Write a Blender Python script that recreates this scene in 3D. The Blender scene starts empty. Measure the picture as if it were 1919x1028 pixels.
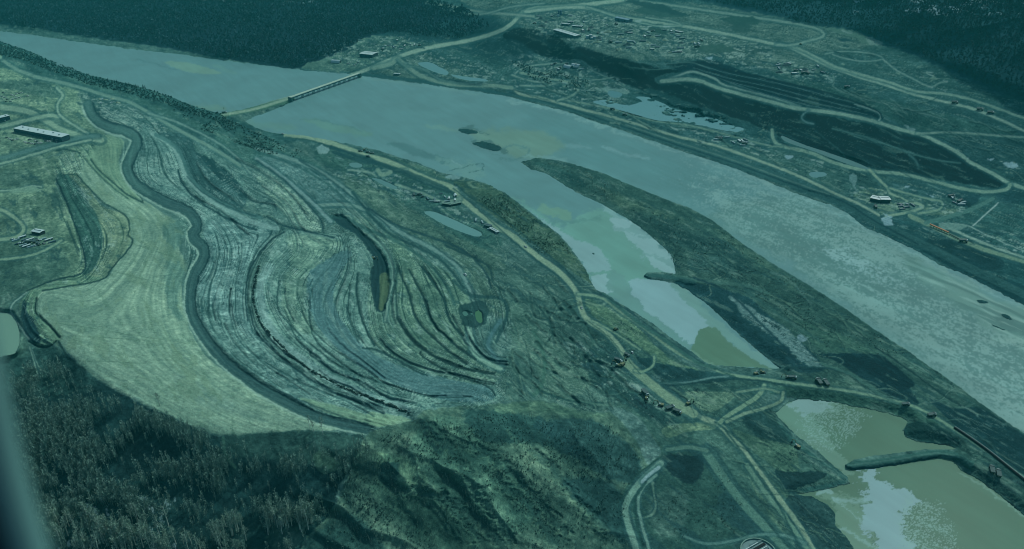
import bpy, math, random
import numpy as np
from mathutils import Vector, Matrix
random.seed(7); np.random.seed(7)
R = math.radians
C = bpy.context.scene.collection
FAST_TEST = False

# ------------------------------------------------------------------ camera model
H = 600.0; TH = R(28.85); F = 1477.0; CU, CV = 959.5, 514.0
def rays(u, v):
    x = (u-CU)/F; yc = -(v-CV)/F
    return x, math.cos(TH)+yc*math.sin(TH), -math.sin(TH)+yc*math.cos(TH)
def unproj(u, v, h):
    dx, dy, dz = rays(u, v); t = (H-h)/(-dz)
    return dx*t, dy*t

# ------------------------------------------------------------------ noise
def _h(ix, iy, seed):
    n = (ix.astype(np.int64)*374761393 + iy.astype(np.int64)*668265263 + seed*982451653) & 0xffffffff
    n = ((n ^ (n >> 13))*1274126177) & 0xffffffff
    n = (n ^ (n >> 16))
    return (n & 0xffff).astype(np.float32)/65535.0
def vnoise(x, y, seed=0):
    xi = np.floor(x); yi = np.floor(y); fx = (x-xi).astype(np.float32); fy = (y-yi).astype(np.float32)
    fx = fx*fx*(3-2*fx); fy = fy*fy*(3-2*fy)
    a = _h(xi, yi, seed); b = _h(xi+1, yi, seed); c = _h(xi, yi+1, seed); d = _h(xi+1, yi+1, seed)
    return (a+(b-a)*fx)*(1-fy)+(c+(d-c)*fx)*fy
def fbm(x, y, o=4, seed=0, g=0.5):
    s = 0; a = 1; t = 0
    for i in range(o):
        c_, s_ = math.cos(.5+1.1*i), math.sin(.5+1.1*i)
        s = s+a*vnoise((x*c_-y*s_)*(2**i)+17.3*i, (x*s_+y*c_)*(2**i)-9.1*i, seed+i*13); t += a; a *= g
    return s/t*2-1
def sm(a, b, x):
    t = np.clip((x-a)/(b-a), 0, 1); return t*t*(3-2*t)

# ------------------------------------------------------------------ grid
def seg(a, b, n): return np.linspace(a, b, n, endpoint=False)
ST = 1.55
us = np.concatenate([seg(-2600, -700, 24), seg(-700, -60, 60), seg(-60, 1980, int(2040/ST)), seg(1980, 2620, 60), seg(2620, 4600, 25)])
vs = np.concatenate([seg(-292, -240, 26), seg(-240, -8, 100), seg(-8, 1040, int(1048/ST)), seg(1040, 1400, 60), seg(1400, 2600, 40)])[::-1]  # bottom -> top
NU, NV = len(us), len(vs)
UU, VV = np.meshgrid(us, vs)
vsd = vs[::-1]
def rng(a, b, arr_sorted): return np.searchsorted(arr_sorted, a), np.searchsorted(arr_sorted, b)
def slc(u0, v0, u1, v1):
    c0, c1 = rng(u0, u1, us)
    r0, r1 = rng(v0, v1, vsd)
    return slice(max(NV-r1, 0), max(NV-r0, 0)), slice(c0, c1)

# height control points: px u, v, metres
HP = """-150,60,30 0,40,12 0,75,45 60,110,42 120,130,42 180,148,40 250,165,36 320,185,28 380,200,20 430,215,12
0,120,75 60,142,72 120,155,70 200,180,66 260,200,58 330,235,48 420,275,36 -150,150,110 0,160,115 70,170,118 130,190,110
0,220,128 60,250,128 120,260,126 160,230,118 -150,260,130 0,300,130 100,290,128 180,270,120 0,350,135 60,350,134 100,330,132
0,400,138 60,440,138 100,480,140 0,500,145 50,520,148 0,600,150 40,600,150 -150,600,152 100,620,146 80,560,150
150,330,130 190,420,132 230,430,128 240,500,128 200,560,134 300,500,120 330,420,112 300,620,124 200,650,136 150,680,138
270,300,106 260,260,104 210,220,110 300,380,104 370,430,98 360,510,106 360,590,106 420,670,104 500,740,100 600,790,94 690,805,86
330,350,90 300,260,86 340,300,80 420,390,78 500,420,72 430,340,66 380,300,70 460,370,60 520,350,50 560,400,56 590,350,36 640,390,42 700,420,36
430,480,92 440,560,94 500,480,82 480,560,88 500,640,90 560,700,86 650,750,80 760,778,76 560,520,76 550,600,78 640,680,74 720,730,70 820,760,66
620,520,66 640,600,64 690,560,54 680,480,54 720,540,50 740,480,44 760,600,48 820,680,46 900,720,48 930,760,46 800,520,40 850,600,34 880,640,34 940,690,30
800,450,28 860,500,24 900,560,22 960,620,20 1000,680,18 1040,740,16 950,520,16 1000,560,13 1050,620,11
400,250,40 480,270,26 540,300,20 600,320,16 700,350,13 760,400,12 830,460,15 900,480,13 600,275,8 700,310,8 800,350,8 900,420,8 1000,500,8
480,235,6 1080,540,8 1100,620,8 1170,680,9 1250,740,8 1350,790,8 1130,720,12 1200,790,14 1100,760,22 1040,780,34
110,700,128 0,700,138 -150,800,130 60,800,118 200,740,128 300,790,118 415,822,104 300,900,90 150,900,98 60,1000,82 200,1020,74 350,1000,66
550,815,94 450,900,78 480,1000,56 600,860,88 690,825,88 650,940,66 600,1028,48 780,780,84 820,840,76 760,900,68 800,980,46 780,1028,36
900,800,66 960,860,52 920,940,44 950,1020,26 1000,900,36 1060,850,32 1100,960,16 1080,1028,12 1150,900,12 1200,860,9 1180,960,7 1230,920,6
1100,820,30 1160,840,16 1350,900,7 1300,960,7 1450,1000,6 1500,900,6 1250,1028,7 1400,1100,6 1000,1120,14 500,1150,30 100,1150,60 1600,1150,2 2000,1150,2
1440,740,7 1550,720,7 1700,750,8 1450,820,6 1850,850,7 1919,900,7 2050,960,7
1100,330,4 1200,400,5 1300,450,5 1400,520,5 1500,600,5 1600,680,6 1700,740,6 1400,600,5 1330,530,4
1000,220,3 1300,330,3 1600,480,3 1800,620,3 700,230,2 500,180,2 300,120,2 150,90,2 1100,500,2 1250,600,2 1650,850,2
200,30,14 100,15,14 400,60,14 500,20,16 600,90,13 560,115,11 700,40,18 650,120,10 700,115,12 750,80,16 850,40,30 800,60,22 750,130,10
800,110,10 860,150,9 900,120,12 900,90,14 950,60,58 930,75,36 960,170,10 1000,130,12 1050,150,12 1100,160,12 1150,190,10 960,110,14
1000,60,66 1080,85,66 1180,112,66 1000,30,70 1100,50,70 1250,80,72 1280,105,70 1030,108,20 1100,138,18 1180,160,16 1240,170,18
1250,220,9 1380,240,9 1200,240,8 1450,250,10 1400,200,22 1330,170,34 1300,140,50 1420,160,52 1440,135,68 1550,170,60 1500,200,38 1600,215,36
1640,200,58 1700,240,34 1800,290,22 1880,340,14 1700,300,22 1600,270,24 1550,300,12 1650,330,10 1800,350,10 1700,200,66 1800,230,60 1919,280,40 1919,340,16
1500,110,80 1600,140,78 1700,170,76 1800,200,72 1919,240,66 1400,60,80 1300,30,76 1200,10,76 1550,60,90 1640,85,92 1720,110,96 1850,170,90 1919,190,92
1500,20,110 1650,30,130 1800,60,150 1919,100,150 1919,20,200 1700,0,180 1400,5,100 2100,100,190 2100,240,90
1500,340,9 1600,370,8 1700,390,8 1750,420,8 1850,470,8 1919,500,8 1900,430,9 1800,400,9 2100,560,8 1650,410,7 1780,480,7 1900,540,6
1000,0,74 800,5,50 600,0,20 300,0,16 0,0,40 1150,0,76""".split()
HP = np.array([[float(q) for q in p.split(',')] for p in HP])
def tps_fit(P, val, lam=0.0):
    x = P[:, :2]/500.0; n = len(x)
    d = np.sqrt(((x[:, None]-x[None])**2).sum(-1)); K = np.where(d > 0, d*d*np.log(d+1e-9), 0)+lam*np.eye(n)
    A = np.zeros((n+3, n+3)); A[:n, :n] = K; A[:n, n] = 1; A[:n, n+1:] = x; A[n, :n] = 1; A[n+1:, :n] = x.T
    w = np.linalg.solve(A, np.concatenate([val, [0, 0, 0]])); return x, w
def tps_eval(m, u, v):
    x, w = m; q = np.stack([u, v], -1)/500.0; n = len(x)
    out = w[n]+w[n+1]*q[..., 0]+w[n+2]*q[..., 1]
    for i in range(n):
        d2 = (q[..., 0]-x[i, 0])**2+(q[..., 1]-x[i, 1])**2
        out = out+w[i]*0.5*d2*np.log(d2+1e-12)
    return out
def bil(cu, cv, G, u, v):
    fu = np.clip((u-cu[0])/(cu[1]-cu[0]), 0, len(cu)-1.001); fv = np.clip((v-cv[0])/(cv[1]-cv[0]), 0, len(cv)-1.001)
    i = fu.astype(int); j = fv.astype(int); a = fu-i; b = fv-j
    return (G[j, i]*(1-a)+G[j, i+1]*a)*(1-b)+(G[j+1, i]*(1-a)+G[j+1, i+1]*a)*b
cu = np.arange(-160, 2121, 8.0); cv = np.arange(-40, 1161, 6.0); GU, GV = np.meshgrid(cu, cv)
GH = tps_eval(tps_fit(HP, HP[:, 2], 0.0006), GU, GV)
def baseh(u, v): return bil(cu, cv, GH, np.clip(u, -160, 2120), np.clip(v, -40, 1160))
HH = np.maximum(baseh(UU, VV), 2.0)

# ------------------------------------------------------------------ curves, masks
def P(s): return [tuple(float(q) for q in p.split(',')) for p in s.split()]
def smooth(pts, n=6, closed=False):
    pts = [np.array(p) for p in pts]; out = []
    N = len(pts)
    for i in range(N if closed else N-1):
        p1, p2 = pts[i], pts[(i+1) % N]
        p0 = pts[i-1] if (i > 0 or closed) else p1; p3 = pts[(i+2) % N] if (i+2 < N or closed) else p2
        k = max(2, min(n, int(np.hypot(*(p2-p1))/6)+1))
        for j in range(k):
            t = j/k
            out.append(0.5*((2*p1)+(-p0+p2)*t+(2*p0-5*p1+4*p2-p3)*t*t+(-p0+3*p1-3*p2+p3)*t**3))
    if not closed: out.append(pts[-1])
    return np.array(out)
X0, Y0 = unproj(UU, VV, HH)
RX = 1.25*fbm(UU/9, VV/6, 4, 5, .6); RY = 1.25*fbm(UU/9, VV/6, 4, 55, .6)
def line_dist(pts, pad, rag=0):
    pts = np.asarray(pts); sl = slc(pts[:, 0].min()-pad, pts[:, 1].min()-pad, pts[:, 0].max()+pad, pts[:, 1].max()+pad)
    u = UU[sl]+RX[sl]*rag; v = VV[sl]+RY[sl]*rag
    D = np.full(u.shape, pad*1.0); T = np.zeros(u.shape); S = np.zeros(u.shape)
    if D.size == 0: return sl, D, T, S
    L = 0; c0 = sl[1].start; r0 = sl[0].start
    for a, b in zip(pts[:-1], pts[1:]):
        d = b-a; l = np.hypot(*d)
        if l < 1e-6: continue
        s2 = slc(min(a[0], b[0])-pad, min(a[1], b[1])-pad, max(a[0], b[0])+pad, max(a[1], b[1])+pad)
        q = (slice(s2[0].start-r0, s2[0].stop-r0), slice(s2[1].start-c0, s2[1].stop-c0))
        uu = u[q]; vv = v[q]
        t = np.clip(((uu-a[0])*d[0]+(vv-a[1])*d[1])/(l*l), 0, 1)
        ex = uu-a[0]-t*d[0]; ey = vv-a[1]-t*d[1]; dd = np.sqrt(ex*ex+ey*ey)
        m = dd < D[q]; D[q] = np.where(m, dd, D[q]); T[q] = np.where(m, L+t*l, T[q]); S[q] = np.where(m, np.sign(d[0]*ey-d[1]*ex), S[q])
        L += l
    return sl, D, T, S
def inside(pts, u, v):
    r = np.zeros(u.shape, bool); n = len(pts)
    for i in range(n):
        x1, y1 = pts[i]; x2, y2 = pts[(i+1) % n]
        if y1 == y2: continue
        c = ((y1 > v) != (y2 > v)) & (u < (x2-x1)*(v-y1)/(y2-y1)+x1); r ^= c
    return r
def poly_sd(pts, pad=12, rag=0, sc=True):
    """signed distance in px, positive inside, clipped to pad"""
    pts = smooth(pts, 5, True) if sc else np.array(pts)
    cl = np.vstack([pts, pts[:1]]); sl, D, _, _ = line_dist(cl, pad, rag)
    ins = inside(pts, UU[sl]+RX[sl]*rag, VV[sl]+RY[sl]*rag)
    return sl, np.where(ins, D, -D)

# ------------------------------------------------------------------ water bodies
RIVER = P("""-200,40 0,57 60,65 150,78 250,92 330,100 400,110 480,120 560,130 640,137 672,141 740,150 800,157 860,167 900,172 950,180 1000,193 1050,205 1100,222 1150,238 1200,256
1260,277 1320,296 1380,316 1440,340 1500,365 1560,385 1590,400 1620,425 1660,442 1720,470 1760,495 1800,510 1860,540 1919,572 2120,670 2120,925 1919,812 1844,760 1794,722 1743,687 1693,652
1642,619 1592,583 1541,550 1490,518 1445,492 1390,455 1334,412 1289,388 1238,369 1188,349 1122,321 1061,303 1016,296 998,297 975,303 993,316 1021,323 1061,349 1091,365 1132,384 1175,409
1208,432 1235,455 1258,477 1264,500 1266,514 1240,510 1212,511 1207,517 1215,522 1245,526 1262,530 1291,545 1327,571 1364,606 1390,631 1415,652 1440,672 1463,691 1400,688 1340,684 1324,681
1296,659 1253,629 1228,609 1187,583 1152,563 1134,550 1117,543 1106,525 1097,503 1084,483 1066,460 1046,437 1011,412 990,394 960,371 943,359 910,343 874,333 834,325 821,321 783,305
745,293 703,280 677,275 647,268 606,260 556,252 518,250 480,240 458,226 480,217 518,203 548,189 553,184 545,179 520,186 480,199 430,210 415,213 367,200 316,180 253,160 177,143 106,122 94,114 58,96 0,78 -200,60""")
POND = P("""1453,775 1478,752 1500,748 1560,752 1600,762 1640,768 1690,782 1702,790 1692,806 1697,818 1715,826 1745,830 1775,834 1792,840 1785,843 1730,842 1640,853 1600,862 1584,871 1587,878 1602,880
1640,877 1700,867 1760,857 1785,862 1800,880 1840,902 1870,925 1919,965 2060,1060 2060,1250 1640,1250 1610,1060 1597,1023 1585,1005 1564,983 1566,962 1549,944 1520,930 1488,926 1531,920 1594,905 1588,894 1536,849 1490,813""")
ISLETS = [P("858,243 870,241 888,244 897,248 880,251 866,248"), P("886,267 905,265 925,269 940,277 932,283 912,278 895,273"), P("1830,562 1845,562 1852,567 1838,568"),
          P("1876,588 1890,590 1896,598 1884,596"), P("1858,607 1875,614 1895,622 1886,619 1868,614"), P("1110,474 1113,473 1116,475 1112,476")]
WSD = np.full(UU.shape, -60.0)     # >0 in water
for w, pd in ((RIVER, 60), (POND, 60)):
    sl, sd = poly_sd(w, pd, 1.6, False); WSD[sl] = np.maximum(WSD[sl], sd)
for w in ISLETS:
    sl, sd = poly_sd(w, 10, 1.5); WSD[sl] = np.minimum(WSD[sl], np.where(sd > -9.9, -sd, 99))
land = sm(0, 26, -WSD)
cap = sm(-1500, -1, 0)
near = np.where(WSD < 0, 0.5+(HH-0.5)*np.clip(land*1.0, 0, 1), -np.clip(WSD*0.35, 0.15, 3.0))
# the left bluff stays high at its edge, so the river disappears behind it
bl = (UU < 430)*(VV > 70)*(WSD < 0)*(UU > -150)
HH = np.where(bl > 0, 0.5+(HH-0.5)*sm(0, 9, -WSD), near)

SP = [  # small ponds: polygon, colour (as seen), name, label, own category
 (P("796,399 814,397 850,412 902,436 888,442 840,424"), (88,142,142), 'pond'),
 (P("655,306 666,304 680,309 672,314 660,313"), (80,132,132), 'pond'),
 (P("697,334 712,336 744,350 738,354 720,347"), (78,130,130), 'pond'),
 (P("783,118 806,117 825,126 844,137 829,139 804,130"), (80,136,140), 'pond'),
 (P("845,139 870,143 910,148 912,152 880,150 855,145"), (80,136,140), 'pond'),
 (P("1112,191 1142,187 1162,195 1185,196 1203,189 1192,182 1213,182 1238,191 1263,204 1324,216 1365,232 1394,241 1380,247 1347,242 1289,230 1251,226 1225,223 1188,213 1152,203"), (84,140,146), 'pond'),
 (P("1466,254 1500,268 1549,285 1597,301 1630,316 1612,314 1580,304 1528,284 1485,270 1467,261"), (66,116,118), 'pond'),
 (P("1517,323 1545,323 1548,328 1530,332 1520,330"), (76,130,134), 'pond'),
 (P("866,584 876,582 886,588 870,591"), (66,122,116), 'pond'),
 (P("891,584 902,583 905,604 893,602"), (62,118,96), 'pond'),
 (P("-60,583 10,586 24,592 36,622 32,655 10,665 -60,672"), (98,144,132), 'pond'),
 (P("1138,172 1150,170 1166,176 1160,182 1144,180"), (70,126,132), 'pond'),
]
pond_level = []
for pl, pc, nm in SP:
    cx = np.array(pl); lv = float(np.mean(baseh(cx[:, 0], cx[:, 1])))-0.5
    pond_level.append(lv)
    sl, sd = poly_sd(pl, 14, 3.0 if len(pl) > 15 else 1.0)
    if len(pl) > 15: sd = sd-60*sm(.18, .3, fbm(UU[sl]/17, VV[sl]/5, 4, 400, .6))
    k = sm(-9, -1.0, sd); HH[sl] = HH[sl]*(1-k)+(lv+0.5-1.5*sm(-1.2, 1.2, sd))*k

# ------------------------------------------------------------------ contour flow field (bench index)
GUIDES = [(0, "105,335 125,380 150,450 160,490 150,512 100,525 50,545 35,575 40,610 55,640 90,652"),
 (1, "145,327 165,350 195,380 235,403 243,425 247,440 240,460 215,500 190,525 100,540 75,548 67,575 90,610 110,633"),
 (1.8, "190,260 200,310 240,360 285,390 310,430 300,480 280,540 285,600 310,660 370,710 450,760 560,800"),
 (2.6, "160,200 190,235 245,260 238,300 250,350 290,385 340,400 370,415 365,440 385,465 375,500 355,530 350,570 365,610 400,660 450,700 520,745 600,785 690,803"),
 (3.6, "260,210 300,250 330,275 350,330 380,370 440,400 500,410 515,425 500,450 475,490 462,540 465,590 500,650 560,690 650,740 770,780"),
 (4.2, "345,250 400,330 470,400 545,440 510,480 490,530 500,580 540,640 620,700 720,750 800,765"),
 (5, "480,330 560,420 640,440 620,480 590,520 580,570 600,620 680,680 800,740 900,745"),
 (6, "480,290 560,350 620,400 670,450 700,500 690,550 690,600 710,650 790,690 870,705"),
 (7, "480,275 560,310 640,370 720,450 745,500 740,560 760,620 800,660 880,690 940,695"),
 (7.7, "640,340 700,400 760,460 790,510 810,570 840,620 880,660 935,685"),
 (8.4, "700,390 790,450 850,500 880,550 900,620 930,670"),
 (9.4, "850,450 930,500 980,570 1010,640 1060,700"), (10.5, "960,450 1060,540 1100,620 1200,720")]
gp = []; gv = []
for s, t in GUIDES:
    for p in P(t): gp.append(p); gv.append(s)
gp = np.array(gp); GS = tps_eval(tps_fit(gp, np.array(gv), 0.002), GU, GV)
SF = bil(cu, cv, GS, np.clip(UU, 0, 1200), np.clip(VV, 180, 820))
SF = SF+0.025*fbm(UU/40, VV/25, 3, 9)
# excavated left bank mask
LB = np.zeros(UU.shape)
sl, sd = poly_sd(P("110,290 190,255 170,200 250,205 340,250 480,280 600,310 700,390 830,460 930,520 960,600 960,700 930,760 800,768 690,808 415,812 230,735 110,650 60,640 40,560 120,520 150,480 105,340"), 14, 2)
LB[sl] = sm(-8, 8, sd)
bench = SF*4.2+1.6*fbm(SF*1.9, SF*0, 2, 77)+.25*fbm(UU/120, VV/80, 2, 78); fr = bench-np.floor(bench); step = np.floor(bench)+sm(0.62, 1.0, fr)-bench
FIELD = np.zeros(UU.shape); sl, sd = poly_sd(P("70,545 190,520 245,445 200,380 150,327 200,252 240,260 225,300 262,365 330,400 350,500 345,580 420,690 640,800 415,815 160,690 100,640"), 12, 1); FIELD[sl] = sm(-6, 6, sd)
HH += LB*(1-FIELD)*step*-2.4
# natural slope mask and gullies
NS = np.zeros(UU.shape)
sl, sd = poly_sd(P("-700,700 0,672 60,655 112,655 160,695 230,740 330,787 415,818 550,808 680,817 775,790 800,768 930,757 1010,750 1100,775 1160,770 1210,800 1240,850 1190,900 1170,960 1180,1040 1150,1200 700,1400 -700,1400"), 14, 3)
NS[sl] = sm(-6, 6, sd)
GW = np.zeros(UU.shape); sl, sd = poly_sd(P("640,800 790,775 900,760 1100,780 1190,850 1150,940 1180,1060 600,1100 560,950"), 60, 4); GW[sl] = sm(-50, 30, sd)
qa = (UU*0.80+VV*0.60); qb = (-UU*0.60+VV*0.80)    # along / across fall lines
gul = 1-np.abs(fbm(qa/230+0.3*fbm(UU/80, VV/80, 2, 71), qb/60+.5*fbm(UU/120, VV/120, 2, 72), 4, 31, .45))*2.2
HH += GW*(gul*4.6-2.1)
HH += NS*1.8*fbm(X0/14, Y0/14, 3, 17)
rough = np.where(WSD < 0, 1, 0)*(VV > -10)
HH += rough*(0.35+0.5*LB)*fbm(X0/22, Y0/22, 4, 3)*1.0*sm(0, 14, -WSD)
farm = sm(0, -60, VV); HH += farm*(60*fbm(X0/2600, Y0/2600, 4, 8)+20)
hill = np.zeros(UU.shape); sl, sd = poly_sd(P("1250,-60 1350,8 1450,26 1500,44 1580,50 1650,78 1720,103 1850,163 1990,205 2300,160 2300,-60"), 40, 2); hill[sl] = sm(-6, 30, sd)
HH += hill*16*(1-np.abs(fbm(X0/420, Y0/420, 4, 12))*2.2)

# ------------------------------------------------------------------ paint
def lin(c):
    c = np.array(c, float)/255.0
    return np.where(c <= 0.04045, c/12.92, ((c+0.055)/1.055)**2.4)
COL = np.zeros(UU.shape+(3,), np.float32)       # kept in display values / 255, turned into albedo at the end
def c255(c): return np.array(c, np.float32)/255.0
COL[:] = c255((62,108,102))
def poly(s, col, fe=2.0, op=1.0, rag=1.5, dh=0, w=None):
    pts = P(s) if isinstance(s, str) else s
    fe = fe*.5 if fe <= 4 else fe*.75
    sl, sd = poly_sd(pts, max(12, fe*2), rag); m = sm(-fe, fe, sd)*op
    if w is not None: m = m*w[sl]
    COL[sl] = COL[sl]*(1-m[..., None])+c255(col)*m[..., None]
    if dh: HH[sl] += sm(-max(fe, 3), max(fe, 3), sd)*dh
def line(s, w, col, op=1.0, rag=0.8, dh=0, fe=None, var=0, off=0):
    pts = smooth(P(s) if isinstance(s, str) else s)
    if off:
        t = np.gradient(pts, axis=0); n = np.stack([-t[:, 1], t[:, 0]], 1); n /= np.maximum(np.hypot(n[:, 0], n[:, 1]), 1e-6)[:, None]; pts = pts+n*off
    fe = fe or min(1.3, w*0.5+0.5); pad = w+fe+4 if not dh else w*2+fe+4
    sl, D, T, S = line_dist(pts, pad, rag)
    m = sm(w+fe, w-fe, D)*op
    if var: m = m*(1-var*(0.5+0.5*fbm(T/14, D*0.0, 2, int(w*10)+3)))
    COL[sl] = COL[sl]*(1-m[..., None])+c255(col)*m[..., None]
    if dh: HH[sl] += dh*sm(w*2+1, w*0.6, D)
PALE=(104,142,122); ROAD=(100,138,120); DK=(16,64,70); DK2=(28,78,82); MID=(52,100,96); ICE=(116,158,162)
# --- broad zones, right bank and far side
poly("560,-60 560,128 672,139 800,157 950,178 1100,220 1260,275 1440,338 1560,383 1620,423 1760,493 1919,570 2700,900 2700,-60", (42,92,92), 2, 1, 1)
COL[(VV < -2)] = c255((24,74,80))
poly("820,-30 900,22 960,40 1000,62 1085,88 1180,112 1280,110 1340,105 1420,125 1480,140 1560,130 1600,112 1650,82 1560,58 1450,30 1330,8 1200,-2 1180,-60 820,-60", (70,112,104), 4, 1, 4)
poly("1420,90 1480,95 1560,130 1640,160 1760,195 1919,250 2500,500 2500,300 1919,190 1850,168 1720,108 1650,84 1560,100", (44,92,90), 5, .9, 5)
poly("1440,135 1560,160 1700,195 1850,235 1919,262 1919,400 1880,335 1780,270 1700,238 1650,215 1560,180", (44,94,90), 4, 1, 3)
poly("1250,-60 1350,10 1450,28 1500,46 1580,52 1650,80 1720,105 1850,165 1919,188 2700,420 2700,-60", (23,70,77), 4, 1, 4)
poly("-400,-60 -400,50 5,46 120,63 300,88 480,119 560,127 640,98 690,70 740,62 800,72 870,72 930,50 900,30 780,-10 740,-60", (14,58,66), 3, 1, 2)
poly("700,65 760,55 900,28 940,48 880,75 800,82", (26,76,80), 4, .8, 4)
# scarp below the plateau, its shaded face painted dark
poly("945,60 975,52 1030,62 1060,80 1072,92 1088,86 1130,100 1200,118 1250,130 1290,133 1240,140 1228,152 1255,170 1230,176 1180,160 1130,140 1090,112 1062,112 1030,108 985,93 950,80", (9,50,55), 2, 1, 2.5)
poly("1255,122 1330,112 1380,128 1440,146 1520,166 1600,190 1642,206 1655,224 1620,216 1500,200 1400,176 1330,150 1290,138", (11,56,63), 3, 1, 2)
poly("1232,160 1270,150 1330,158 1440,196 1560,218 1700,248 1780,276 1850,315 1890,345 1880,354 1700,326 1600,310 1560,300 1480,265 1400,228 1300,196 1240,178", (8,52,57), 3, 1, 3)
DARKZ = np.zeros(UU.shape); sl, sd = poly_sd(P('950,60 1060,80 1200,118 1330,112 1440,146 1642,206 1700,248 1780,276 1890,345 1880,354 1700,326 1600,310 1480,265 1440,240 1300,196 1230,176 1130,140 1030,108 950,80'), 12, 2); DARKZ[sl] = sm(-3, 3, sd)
poly("1750,262 1850,255 1919,265 1990,280 1990,390 1919,350 1870,320 1800,285", (34,82,84), 3, .8, 3)
poly("1220,165 1300,195 1390,228 1440,250 1420,262 1390,246 1340,222 1260,200 1200,180", (28,78,80), 3, .9, 3)
poly("1700,395 1780,400 1840,370 1870,378 1919,400 1990,420 1990,500 1919,480 1850,462 1780,440 1720,420", (44,96,94), 2, 1, 2)
poly("1455,268 1500,285 1560,305 1640,325 1700,340 1640,345 1600,365 1560,352 1490,322 1440,300", (50,98,94), 3, .9, 4)
poly("1340,262 1400,280 1460,300 1540,335 1600,372 1620,390 1560,362 1440,306 1340,272", (60,108,100), 2, .7, 3)
poly("1600,365 1650,348 1700,368 1760,376 1800,385 1780,402 1700,400 1650,400 1620,385", (84,126,110), 3, 1, 3)
poly("1730,385 1770,360 1795,350 1830,362 1835,378 1815,392", (40,88,86), 2, .8, 2)
poly("1770,362 1830,358 1836,372 1812,388 1785,372", (24,72,76), 1.5, 1, 2)
poly("1880,345 1919,352 1990,370 1990,400 1919,385 1870,372", (30,80,84), 2, .9, 2)
poly("1650,410 1720,420 1780,450 1870,480 1990,520 1990,620 1919,570 1800,508 1720,468 1660,440", (30,82,84), 2, 1, 2)
poly("1740,448 1790,452 1870,480 1880,500 1840,505 1740,468", (22,70,74), 2, 1, 1)
poly("1740,460 1850,500 1850,512 1919,535 1919,568 1860,538 1790,505 1730,470", (20,70,74), 2, .9, 1)
# yard at the bridge
poly("565,124 640,98 680,72 720,66 790,80 830,78 800,92 740,110 690,126 640,134 600,132", (66,112,102), 2, 1, 3)
poly("705,125 745,105 800,100 860,120 930,152 960,176 900,170 800,155 740,147", (64,108,100), 2, 1, 2)
poly("805,100 860,92 940,95 1000,130 1100,140 1130,165 1060,180 980,176 930,152 860,130", (44,94,92), 4, .9, 5)
poly("960,100 1040,112 1100,140 1180,165 1110,172 1040,155 970,130", (70,114,106), 4, .6, 5)
poly("850,85 950,72 1000,100 980,120 900,105", (26,74,78), 4, .8, 4)
# --- left bank
poly("0,72 60,92 177,140 316,177 415,210 480,238 560,262 480,275 400,250 320,215 240,180 150,152 60,135 0,105 -400,60 -400,40", (40,90,88), 3, 1, 3)
poly("-400,100 0,112 60,145 150,168 240,195 330,240 480,310 560,330 600,310 480,255 400,240 320,205 240,176 100,140", (52,102,96), 3, 1, 3)
poly("-400,128 0,128 60,148 130,160 160,175 155,205 180,240 195,252 110,285 0,312 -400,330", (92,136,116), 3, 1, 3)
poly("0,152 60,150 100,160 114,175 106,184 70,180 30,168 0,166", (58,104,96), 3, .9, 3)
poly("150,170 210,185 260,200 300,245 260,240 190,215 160,205", (64,110,104), 4, .8, 5)
poly("160,185 220,195 240,215 200,222 160,212", (48,96,92), 5, .6, 6)
poly("188,212 250,205 290,228 300,250 250,250 200,232", (84,128,120), 3, .8, 4)
poly("250,215 285,225 312,240 290,240 262,232", (44,92,90), 3, .9, 3)
poly("-400,315 0,312 110,290 110,330 105,345 125,385 150,450 158,490 150,512 60,540 40,550 -400,560", (82,126,108), 3, 1, 3)
poly("0,468 50,460 100,465 130,490 110,520 60,540 0,552", (52,98,90), 5, .9, 6)
poly("0,360 30,395 60,430 120,460 150,490 140,440 115,400 90,370 30,370", (90,134,114), 6, .6, 4)
poly("0,410 18,400 38,415 36,428 10,440 0,440", (70,112,98), 3, .8, 2)
poly("0,458 30,460 45,475 40,484 0,486", (62,106,94), 2, .9, 2)
poly("0,320 40,318 70,330 80,350 40,350 0,345", (60,106,98), 5, .6, 5)
poly("145,327 165,350 195,380 235,403 247,440 240,460 215,500 190,525 100,540 75,548 67,575 90,610 112,640 160,692 230,737 330,784 415,815 550,806 640,803 560,765 480,728 400,680 362,630 345,580 340,530 345,490 330,450 330,420 300,395 262,370 240,345 222,310 225,270 200,252 160,262 115,288 118,325", (97,141,124), 2, 1, 1.5)
poly("112,290 160,262 205,252 232,266 224,300 238,345 260,368 240,375 200,345 170,310 150,296", (88,134,114), 4, .9, 3)
poly("115,290 140,290 150,325 185,360 215,385 240,402 225,400 190,378 160,350 140,327 118,325", (96,140,122), 2, .7, 2)
poly("306,420 330,405 352,418 342,450 330,470 345,500 335,560 342,600 318,580 308,520 315,470", (64,112,104), 5, .75, 4)
poly("190,385 235,403 244,430 246,445 236,470 214,500 190,524 155,516 178,500 192,460 190,430 175,395 150,350 128,327 145,327 165,350", (84,124,106), 2, 1, 1)
poly("105,330 127,328 140,345 160,375 178,395 190,430 191,462 178,500 155,517 160,485 146,440 126,385", (44,94,88), 3, 1, 1.5)
poly("150,514 100,524 50,544 36,570 40,600 56,638 90,650 110,632 90,610 67,575 76,548 100,540 190,524", (78,124,106), 1.5, 1, 1)
poly("46,560 38,585 44,615 58,638 76,640 66,605 52,585", (18,66,70), 3, 1, 3)
poly("330,700 360,715 450,760 500,790 440,775 340,740", (84,128,118), 8, .5, 3)
poly("-400,560 0,552 45,545 34,575 40,612 54,640 60,655 0,672 -400,680", (66,112,102), 3, 1, 2)

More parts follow.
